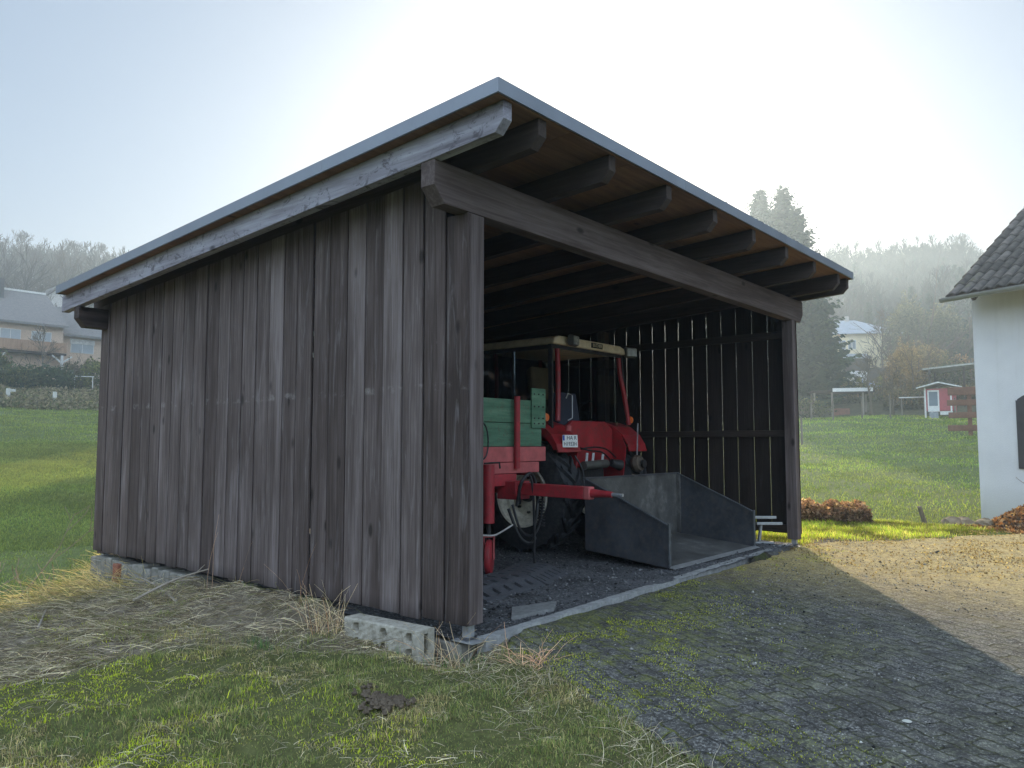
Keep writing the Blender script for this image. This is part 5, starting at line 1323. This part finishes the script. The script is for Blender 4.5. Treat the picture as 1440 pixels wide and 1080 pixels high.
for i, az in enumerate(np.arange(15.6, 27.5, .24)):
    d = random.uniform(222, 250); put_tree((i * 5 + 1) % 6, at(az + random.gauss(0, .08), d, -.6), random.uniform(0, 6), random.uniform(.68, 1.0), 'bare pale tree on the misty skyline above the brick house', 'bare trees on the left skyline')
def wood_mass(name, label, az0, az1, d0, d1, n, seed, colr):
    """a wooded slope: many slim leafless trees as one mass"""
    r3 = np.random.default_rng(seed); mv = []; mf = []; mc = []; base = 0
    lib = []
    for k in range(4):
        b, cr = bare_tree_data(13, 200 + seed * 10 + k, maxlev=1 + (k % 2), spread=.5, slim=.8, kids=(3, 5), rmin=.045, clear=.3)
        m = MB(); m.v = b.v + cr.v; m.f = b.f + [[i + len(b.v) for i in f] for f in cr.f]
        quads = np.array([f if len(f) == 4 else (list(f) + [f[-1]] * 4)[:4] for f in m.f]); lib.append((np.array([tuple(v) for v in m.v]), quads))
    for i in range(n):
        az = r3.uniform(az0, az1); d = math.sqrt(r3.uniform(d0 ** 2, d1 ** 2)); p = at(az, d, -.5); v, f = lib[i % 4]; s_ = r3.uniform(.6, 1.1); a = r3.uniform(0, 6.28)
        ca, sa = math.cos(a) * s_, math.sin(a) * s_
        w_ = np.stack([v[:, 0] * ca - v[:, 1] * sa + p[0], v[:, 0] * sa + v[:, 1] * ca + p[1], v[:, 2] * s_ + p[2]], -1)
        mv.append(w_); mf.append(f + base); base += len(v); mc.append(np.tile(np.array(colr) * r3.uniform(.6, 1.35), (len(v), 1)))
    V = np.concatenate(mv); F = np.concatenate(mf)
    tri = F[F[:, 2] == F[:, 3]][:, :3]; F = F[F[:, 2] != F[:, 3]]
    return tag(np_mesh(name, V, F, np.concatenate(mc), M_BARK), label, 'woodland', kind='stuff')
wood_mass('woodland', 'misty leafless wood covering the right hillside', 71.5, 85, 122, 268, 560, 1, (.055, .052, .042))
wood_mass('woodland', 'misty leafless wood covering the left hillside', 13.5, 28, 120, 236, 360, 2, (.085, .072, .056))

# ------------------------------------------------------------------ houses and gardens on the right slope
M_PALEWALL = plain('pale_yellow_render', (.78, .68, .46), .9, 0, .1, 2, .2, .2)
M_SLATE = plain('blue_grey_roof', (.28, .32, .38), .6, 0, .2, 2, .4, .3)
M_WIN = plain('dull_window_glass', (.16, .20, .24), .12, 0, .25, .7, .6)
M_FRAME = plain('white_frame', (.70, .70, .68), .6, 0, .1, 8)
M_DKWOOD = plain('dark_brown_timber', (.055, .04, .032), .8, 0, .3, 5, .3, .3)
def frame_at(az, d, yaw_off=0.0, dz=0.0):
    """local x to the right as seen from the yard, y away from it"""
    p = at(az, d, dz); a = R(az + yaw_off)
    return Matrix(((math.cos(a), math.sin(a), 0, p[0]), (-math.sin(a), math.cos(a), 0, p[1]), (0, 0, 1, p[2]), (0, 0, 0, 1))), p
def window(M, x, z, w_, h_, parent, mull=1, mat=None):
    f = MB().box(x - w_ / 2, x + w_ / 2, -.06, .02, z, z + h_, M=M)
    fo = f.build('window', M_FRAME, parent)
    pb = MB(); n = mull + 1
    for i in range(n):
        a = x - w_ / 2 + .06 + i * (w_ - .06) / n; pb.box(a, a + (w_ - .06) / n - .06, -.075, -.061, z + .06, z + h_ - .06, M=M)
    pb.build('pane', mat or M_WIN, fo)
    return fo
M, p = frame_at(74.1, 104.5, -14)
yh = thing('yellow_house', 'pale yellow two storey house with a blue grey hipped roof on the misty slope', 'house', p)
w2 = 5.1; e_ = 5.75
MB().box(-w2, w2, 0, 8.5, -1.5, e_, M=M).build('wall', M_PALEWALL, yh)
b = MB(); ov = .55; rp = e_ + 2.25
vs = [M @ Vector(q) for q in ((-w2 - ov, -ov, e_ - .1), (w2 + ov, -ov, e_ - .1), (w2 + ov, 8.5 + ov, e_ - .1), (-w2 - ov, 8.5 + ov, e_ - .1), (-1.1, 4.25, rp), (1.1, 4.25, rp))]
b.add(vs, [(0, 1, 5, 4), (1, 2, 5), (2, 3, 4, 5), (3, 0, 4), (3, 2, 1, 0)])
yr = b.build('roof', M_SLATE, yh)
for x in (-1.55, -.35): window(M, x, 3.75, .95, 1.15, yh, 1)
MB().box(-.1, .35, 3.9, 4.4, rp - .3, rp + .5, M=M).build('chimney', plain('chimney_render', (.3, .3, .3), .9), yr)
b = MB().box(-2.2, 1.1, -1.5, -.02, 1.2, 2.45, M=M); b.build('porch', M_DKWOOD, yh)
MB().prism([(-1.8, 2.5), (.1, 2.5), (.1, 3.25)], 'x', -2.5, 1.35, M=M).build('porch_roof', M_SLATE, yh)
M, p = frame_at(74.9, 98, -10)
b = MB().box(-2.8, 3.8, 0, .12, -.5, 1.75, M=M)
tag(b.build('board_fence', M_DKWOOD, origin=p), 'dark board fence below the yellow house', 'fence')
# white sheeted shelter and blue covers
M, p = frame_at(73.8, 83, -6, .0)
cv = thing('garden_tent', 'white garden tent standing below the yellow house', 'tent', p)
MB().prism([(-1.9, 0), (1.5, 0), (1.5, 1.75), (1.25, 1.95), (-1.6, 2.0), (-1.9, 1.8)], 'y', 0, 2.2, M=M).build('cover', plain('white_sheeting', (.72, .74, .76), .6, 0, .1, 2), cv)
b = MB()
for x in (-1.2, -.5, .1, .75): b.box(x, x + .07, -.06, -.01, 0, 1.2, M=M)
b.build('pole', M_DKWOOD, cv)
M, p = frame_at(74.95, 83, -6)
b = MB()
for k in range(9): b.ball(tuple(M @ Vector((random.uniform(-.8, .8), random.uniform(0, .8), .35 + random.uniform(0, .5)))), (.45, .45, .3), 9, 6, (1, 1, 1), .1)
tag(b.build('covered_heap', plain('pale_blue_sheet', (.30, .36, .55), .5, 0, .25, 3), smooth=True, origin=p), 'heap under pale blue sheeting beside the white tent', 'heap')
# pergola shelter with posts
M, p = frame_at(73.3, 66, -8)
pv = thing('open_shelter', 'low open shelter with a flat roof on thin posts at the top of the meadow', 'shelter', p)
MB().box(-2.3, 2.3, 0, 2.4, 1.95, 2.12, M=M).build('roof', M_DKWOOD, pv)
MB().box(-.8, 2.1, -.08, -.01, 2.0, 2.28, M=M).build('fascia', M_FRAME, pv)
for x, y_ in ((-2.2, .1), (-.9, .1), (1.35, .1), (-2.2, 2.2), (1.9, 2.2)): MB().box(x, x + .13, y_, y_ + .12, -.3, 1.948, M=M).build('post', M_OLDW, pv)
tag(MB().box(-.7, .6, 1.2, 1.9, .0, .75, M=M).build('crate', plain('faded_brown_crate', (.22, .10, .075), .8), bevel=.03, origin=tuple(M @ Vector((0, 1.5, 0)))), 'faded reddish crate stored under the open shelter', 'crate')
# red coop
M, p = frame_at(78.9, 62.5, 6, -.02); M = M @ Matrix.Diagonal((.74, 1, .92, 1))
M_COOP = plain('raspberry_red_boards', (.40, .085, .10), .75, 0, .15, 6, .3)
cp_ = thing('garden_hut', 'small raspberry red hut with white corner posts and a shallow white roof', 'hut', p)
MB().box(-1.0, 1.28, 0, 2.3, .62, 2.32, M=M).build('wall', M_COOP, cp_, bevel=.01)
MB().prism([(-1.75, 2.42), (.14, 2.83), (2.02, 2.42), (2.02, 2.33), (.14, 2.72), (-1.75, 2.33)], 'y', -.45, 2.6, M=M).build('roof', plain('white_sheet_roof', (.62, .62, .60), .6), cp_)
for x in (-1.13, 1.05): MB().box(x, x + .13, -.10, .0, -.2, 2.4, M=M).build('post', M_FRAME, cp_)
dr = MB().box(-.86, .12, -.05, -.002, .55, 2.2, M=M).build('door', M_FRAME, cp_)
MB().box(-.74, .0, -.062, -.051, 1.0, 2.08, M=M).build('pane', M_WIN, dr)
MB().box(-.7, .02, -.35, -.1, .0, .5, M=M).build('step', plain('grey_step', (.28, .30, .33), .8), cp_)
MB().box(.15, 1.2, .05, .12, .3, .58, M=M).build('plinth', M_FRAME, cp_)
for x in (-.9, 1.1): MB().box(x, x + .14, 2.0, 2.14, -.2, .62, M=M).build('stilt', M_FRAME, cp_)
# roofed carport beyond the hut
M, p = frame_at(80.5, 70, 5)
ca_ = thing('carport', 'open carport with a thin pale roof behind the red hut', 'carport', p)
MB().prism([(-3.0, 3.05), (2.6, 3.45), (2.6, 3.57), (-3.0, 3.17)], 'y', 0, 4, M=M).build('roof', plain('pale_sheet_roof', (.42, .42, .38), .7), ca_)
for x, y_ in ((-2.6, .2), (2.0, .2), (-2.6, 3.6), (2.0, 3.6), (-.2, .2)): MB().box(x, x + .15, y_, y_ + .15, -.3, 3.2, M=M).build('post', M_DKWOOD, ca_)
# brown rail fence next to the white house
M, p = frame_at(80.55, 46, 0)
M_RAILW = wood('brown_rail_wood', [(.3, (.10, .045, .028)), (.5, (.17, .08, .05)), (.75, (.24, .13, .09))], 'x', .8)
rf_ = thing('rail_fence', 'brown timber rail fence with four broad rails beside the white house corner', 'fence', p)
for k, z in enumerate((.22, .88, 1.52, 2.05)): MB().box(-.92 + .05 * (k % 2), 2.6, -.06, 0, z, z + (.30 if k != 3 else .42), (.5, k * .2, 0), M).build('rail', M_RAILW, rf_, bevel=.02)
for x in (-.02, 2.0): MB().box(x, x + .20, .0, .16, -.4, 2.3, (.5, x * .1, 0), M).build('post', M_RAILW, rf_, bevel=.02)
# pipe rail beside the hut
M, p = frame_at(77.45, 63.5, 0)
pf = thing('pipe_rail', 'white pipe rail left of the red hut', 'rail', p)
MB().box(-.9, .9, 0, .07, 1.35, 1.43, M=M).build('rail', M_FRAME, pf)
for x in (-.75, .7): MB().box(x, x + .07, 0, .07, -.2, 1.35, M=M).build('post', M_OLDW, pf)
# fence stakes along the top of the meadow
stk = None
for k, (az, d, hh, lb) in enumerate(((71.2, 58, 1.0, 'thin stake at the foot of the dark spruce'), (72.6, 57.5, 1.1, 'thin stake below the open shelter'), (74.4, 58.5, 1.2, 'stake between the open shelter and the fruit tree'), (76.1, 60, 1.35, 'stake left of the white pipe rail'), (79.85, 60.5, 1.2, 'stake just right of the red hut'), (70.55, 42, 1.15, 'stake close behind the right shed post'))):
    p = at(az, d)
    if stk is None:
        stk = tag(MB().tube([(0, 0, -.3), (.02, 0, .6), (.03, .01, 1.2)], [.06, .055, .05], 7, (.5, .4, 0)).build('fence_stake', M_OLDW), lb, 'stake', 'stakes along the top of the meadow'); stk.location = p; stk.scale = (1, 1, hh)
    else:
        c_ = stk.copy(); link(c_); c_.location = p; c_.scale = (1, 1, hh); c_['label'] = lb
# fruit trees and bushes on the right
bare_tree('fruit_tree', 'small gnarled fruit tree in front of the yellow house', at(74.95, 66, -.2), 5.0, 301, maxlev=3, spread=.8, slim=1.6, kids=(3, 5), rmin=.014, clear=.3, col=(.11, .085, .06))
bare_tree('fruit_tree', 'taller bare tree spreading before the right end of the yellow house', at(75.75, 84, -.2), 7.5, 302, maxlev=3, spread=.75, slim=1.2, kids=(3, 5), rmin=.018, clear=.3, col=(.12, .095, .07))
bare_tree('fruit_tree', 'low bare fruit tree right of the open shelter', at(76.3, 64, -.2), 3.2, 303, maxlev=3, spread=.85, slim=1.8, kids=(3, 5), rmin=.012, clear=.3, col=(.11, .085, .06))
def bush(name, label, loc, rx, hgt, n, cols, size, twig=True, mat=None, cat='bush', shape=1.0, asp=1.6):
    t = thing(name, label, cat, loc)
    u = rng.normal(size=(n, 3)); u /= np.linalg.norm(u, axis=1, keepdims=True); rad = rng.uniform(.25, 1, n) ** .45
    lump = 1 + .28 * np.sin(u[:, 0] * 5 + u[:, 2] * 3) * np.sin(u[:, 1] * 6 + 1) + .12 * np.sin(u[:, 0] * 13) * np.cos(u[:, 2] * 11)
    P = u * (rad * lump)[:, None] * np.array([rx, rx, hgt / 2]); P[:, :2] *= (1 - shape * .35 * np.clip(P[:, 2:3] / (hgt / 2), -1, 1)); P[:, 2] += hgt / 2
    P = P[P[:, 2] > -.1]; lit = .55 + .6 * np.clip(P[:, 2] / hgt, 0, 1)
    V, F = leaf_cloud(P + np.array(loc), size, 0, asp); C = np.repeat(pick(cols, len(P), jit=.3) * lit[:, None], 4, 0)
    np_mesh('foliage', V, F, C, mat or M_LEAF, parent=t, origin=loc)
    if twig:
        b = MB(); st_ = random.getstate(); random.seed(len(label))
        for k in range(9): limb(b, (loc[0], loc[1], loc[2] - .2), (random.gauss(0, .5), random.gauss(0, .5), 1), hgt * random.uniform(.6, .95), hgt * .014, 0, 2, .55, (.15, .11, .08), .12, 4, (2, 4), .012)
        b.build('twigs', M_BARK, t); random.setstate(st_)
    return t
DRYB = [(.21, .15, .085), (.17, .13, .08), (.25, .185, .11), (.13, .105, .07)]
OLIVE = [(.075, .08, .04), (.10, .10, .05), (.055, .06, .032)]
bush('dry_bush', 'tall orange brown bush left of the red hut', at(77.05, 72, -.1), 1.6, 5.4, 5200, DRYB, .05, asp=6)
bush('dry_bush', 'broad pale brown bush behind the red hut', at(78.2, 84, -.1), 2.8, 4.4, 5200, [(.17, .13, .075), (.13, .11, .065), (.22, .17, .10)], .06, asp=6)
bush('willow_tree', 'hazy olive tree behind the tall orange brown bush', at(77.3, 100, -.1), 2.8, 9.5, 9000, [(.10, .10, .065), (.085, .088, .058), (.125, .12, .08)], .075, cat='tree', asp=7)
bush('willow_tree', 'hazy grey green tree left of the pointed conifer', at(79.3, 104, -.1), 3.2, 8.5, 9000, [(.10, .10, .06), (.085, .085, .05), (.13, .12, .075)], .075, cat='tree', asp=7)
bush('garden_bush', 'dark bush beside the carport roof', at(79.7, 80, -.1), 2.0, 3.0, 2000, OLIVE, .14)
bush('garden_bush', 'orange tinged bush above the carport roof', at(80.2, 92, -.1), 1.6, 3.0, 1500, [(.26, .15, .08), (.18, .11, .06)], .14)
bush('garden_bush', 'dark bush at the foot of the big spruces', at(70.9, 60, -.1), 1.6, 1.6, 1500, OLIVE, .10)
hedge('garden_hedge', at(71.9, 74)[:2], at(76.0, 74)[:2], 1.9, 1.2, OLIVE, 'long dark hedge between the meadow and the yellow house', 'hedge', .13, 420)
hedge('garden_hedge', at(75.8, 69)[:2], at(82.0, 72)[:2], 1.5, 1.2, [(.09, .08, .045), (.12, .10, .06), (.07, .07, .04)], 'untidy brown hedge behind the red hut', 'hedge', .13, 420)

# ------------------------------------------------------------------ houses and gardens on the left
M_TAN = plain('tan_brick', (.62, .47, .36), .9, 0, .12, 5, .2, .2)
M_BROWNROOF = plain('grey_brown_roof_tiles', (.19, .18, .18), .75, 0, .2, 4, .3, .3)
M_BALC = wood('brown_balcony_boards', [(.3, (.26, .15, .09)), (.5, (.38, .24, .16)), (.75, (.5, .34, .24))], 'z', .8)
p = (24.0, 79.0, 6.2)
bh = thing('brick_house', 'long tan brick house with grey tiled roof and a wooden balcony at the left', 'house', p)
I4 = Matrix.Identity(4)
MB().box(8, 26.1, 79, 90, 4.5, 12.65).build('wall', M_TAN, bh)
MB().box(26.1, 38, 80.2, 90, 4.5, 12.1).build('wing_wall', M_TAN, bh)
def gable_roof(x0, x1, yf, yb, ze, zr, name, th=.22):
    b = MB(); ym = (yf + yb) / 2
    b.prism([(yf - .7, ze - .25), (ym, zr), (yb + .7, ze - .25), (yb + .7, ze - .25 + th), (ym, zr + th), (yf - .7, ze - .25 + th)], 'x', x0, x1)
    return b.build(name, M_BROWNROOF, bh)
r1 = gable_roof(7.5, 26.3, 79, 90, 12.75, 16.4, 'roof'); r2 = gable_roof(26.3, 38.5, 80.2, 89, 12.15, 15.3, 'roof')
MB().box(18.0, 21.9, 82.6, 86, 14.5, 17.35).build('dormer', plain('dark_slate_cladding', (.085, .085, .09), .8), r1)
MB().box(21.9, 26.2, 84.3, 84.7, 16.55, 16.75).build('pale_ridge_strip', M_FRAME, r1)  # white strip along the ridge
sk = MB().prism([(80.6, 14.05), (81.5, 14.65), (81.5, 14.72), (80.6, 14.12)], 'x', 23.3, 24.6).build('skylight', plain('bright_skylight', (.62, .66, .70), .2, 0, .05), r1)
# balcony
bl = MB().box(9, 26.05, 77.9, 78.98, 9.75, 9.95).build('balcony', M_DKWOOD, bh)
MB().box(9, 26.05, 77.86, 77.94, 10.0, 10.95, (.5, .2, 0)).build('balustrade', M_BALC, bl)
for x in (20.0, 25.6): MB().box(x, x + .2, 77.9, 78.1, 6.0, 9.74).build('post', M_FRAME, bl)
for x in (20.1, 25.7):
    b = MB().beam((x, 78, 9.0), (x - .9, 78, 9.7), .14, .14); b.beam((x, 78, 9.0), (x + .9, 78, 9.7), .14, .14); b.build('brace', M_FRAME, bl)
MW = Matrix.Translation(Vector((0, 79, 0)))
M_PANE2 = plain('pale_curtained_glass', (.38, .42, .45), .15, 0, .12, .8, .6)
for x in (21.5, 24.15): window(MW, x, 10.55, 1.75, 1.45, bh, 1, M_PANE2)
MW2 = Matrix.Translation(Vector((0, 80.2, 0)))
wf = window(MW2, 28.35, 10.35, 2.2, 1.25, bh, 1, M_PANE2)
MB().box(27.2, 29.5, 80.08, 80.2, 11.25, 11.75).build('roller_blind', plain('white_blind', (.62, .62, .60), .6), wf)
window(MW2, 28.3, 7.45, 2.1, 1.35, bh, 0, M_PANE2)
MB().tube([(26.2, 80.1, 5), (26.2, 80.1, 12.0)], .07, 8).build('downpipe', M_DKWOOD, bh)
MB().box(8, 38, 80.0, 80.19, 6.0, 6.3).build('plinth', M_DKWOOD, bh)
# second house peeping over the roof
p = (37.0, 112, 12)
gh = thing('white_house', 'white gabled house peeping over the brick house roof by the shed eave', 'house', p)
MB().box(33.2, 41, 112, 120, 12, 19.0).build('wall', plain('white_render', (.62, .62, .60), .9), gh)
MB().prism([(32.6, 18.8), (37.1, 22.6), (41.6, 18.8), (41.6, 19.05), (37.1, 22.85), (32.6, 19.05)], 'y', 111.4, 120.5).build('roof', M_BROWNROOF, gh)
MB().prism([(33.2, 19.0), (41, 19.0), (37.1, 22.3)], 'y', 112, 112.2).build('gable', plain('white_gable', (.62, .62, .60), .9), gh)
window(Matrix.Translation(Vector((0, 112, 0))), 36.0, 17.2, 1.0, 1.2, gh, 1)
# garden shrubs in front of the brick house
bush('garden_bush', 'big rounded dark green bush with a pale top left of the pair below the balcony', at(17.6, 77.5, -.2), 2.0, 2.5, 4200, [(.05, .07, .04), (.065, .085, .045), (.14, .13, .06)], .13, False, M_NEEDLE, shape=.3)
bush('garden_bush', 'dense dark green bush right of the pair below the balcony', at(19.3, 77.5, -.2), 1.9, 2.5, 4200, [(.05, .072, .042), (.068, .09, .05), (.04, .06, .036)], .13, False, M_NEEDLE, shape=.2)
bush('garden_bush', 'yellow green bush covering the lower window of the wing', at(21.7, 80, -.2), 1.5, 3.2, 2600, [(.13, .14, .045), (.09, .105, .04), (.17, .17, .07)], .14)
bush('garden_bush', 'grey twiggy bush between the two house sections', at(20.5, 80, -.2), 1.3, 3.0, 1500, [(.12, .105, .08), (.09, .085, .06)], .12)
bush('garden_bush', 'dark shrub at the left edge under the balcony', at(16.4, 80, -.2), 1.6, 3.6, 2600, [(.04, .055, .035), (.06, .07, .04)], .13)
bare_tree('fruit_tree', 'thin bare tree in front of the brick house balcony', at(18.9, 84, -.2), 6.0, 305, maxlev=3, spread=.6, slim=1.2, kids=(3, 5), rmin=.016, clear=.25, col=(.16, .13, .10))
# wire fence, rough scrub, white marker posts
sx_ = rng.uniform(0, 1, 12000); ds = rng.uniform(69, 77, 12000); azs = 14 + sx_ * 12
X_ = CAM[0] + ds * np.sin(np.radians(azs)); Y_ = CAM[1] + ds * np.cos(np.radians(azs)); P = np.stack([X_, Y_, H(X_, Y_) + rng.uniform(0, .8, 12000) * (fbm(X_, Y_, 1.4, 131) + .2)], -1)
V, F = leaf_cloud(P, .16, 0, 1.9); C = np.repeat(pick([(.22, .185, .135), (.17, .145, .10), (.28, .24, .18), (.14, .145, .08)], 12000, jit=.3), 4, 0)
tag(np_mesh('scrub', V, F, C, M_LEAF), 'brown rough scrub on the bank above the left field', 'scrub', kind='stuff')
M_MARK = plain('whitewashed_post', (.62, .62, .58), .8, 0, .12, 9)
for az, lb, hh in ((17.15, 'white marker post at the far left edge of the field', 1.15), (19.65, 'white marker post at the field edge nearer the shed', 1.0)):
    p = at(az, 71.5, 0)
    b = MB().box(p[0] - .12, p[0] + .12, p[1] - .12, p[1] + .12, p[2] - .3, p[2] + hh); 
    if hh > 1.1: b.box(p[0] + .121, p[0] + .5, p[1] - .06, p[1] + .06, p[2] + hh - .25, p[2] + hh - .05)
    tag(b.build('marker_post', M_MARK, bevel=.02, origin=p), lb, 'post')
if True:
    M, p = frame_at(21.2, 78, 0)
    g = thing('garden_swing', 'pale frame of a garden swing below the brick wing', 'swing frame', p)
    for x in (-.7, .7): MB().box(x, x + .06, 0, .06, -.3, 1.5, M=M).build('post', M_FRAME, g)
    MB().box(-.8, .85, 0, .06, 1.5, 1.56, M=M).build('bar', M_FRAME, g)

# ------------------------------------------------------------------ thin branches hanging in from the far left corner of the shed
p = gz(-.9, 7.2)
b = MB()
for k in range(10): limb(b, (p[0] + random.gauss(0, .2), p[1] + random.gauss(0, .3), p[2]), (random.gauss(-.1, .6), random.gauss(0, .4), .9), random.uniform(.6, 1.3), .011, 0, 2, .6, (.32, .25, .17), .08, 4, (2, 3), .004)
tag(b.build('bare_shrub', M_BARK, origin=p), 'thin sunlit bare shrub at the rear left corner of the shed', 'shrub')
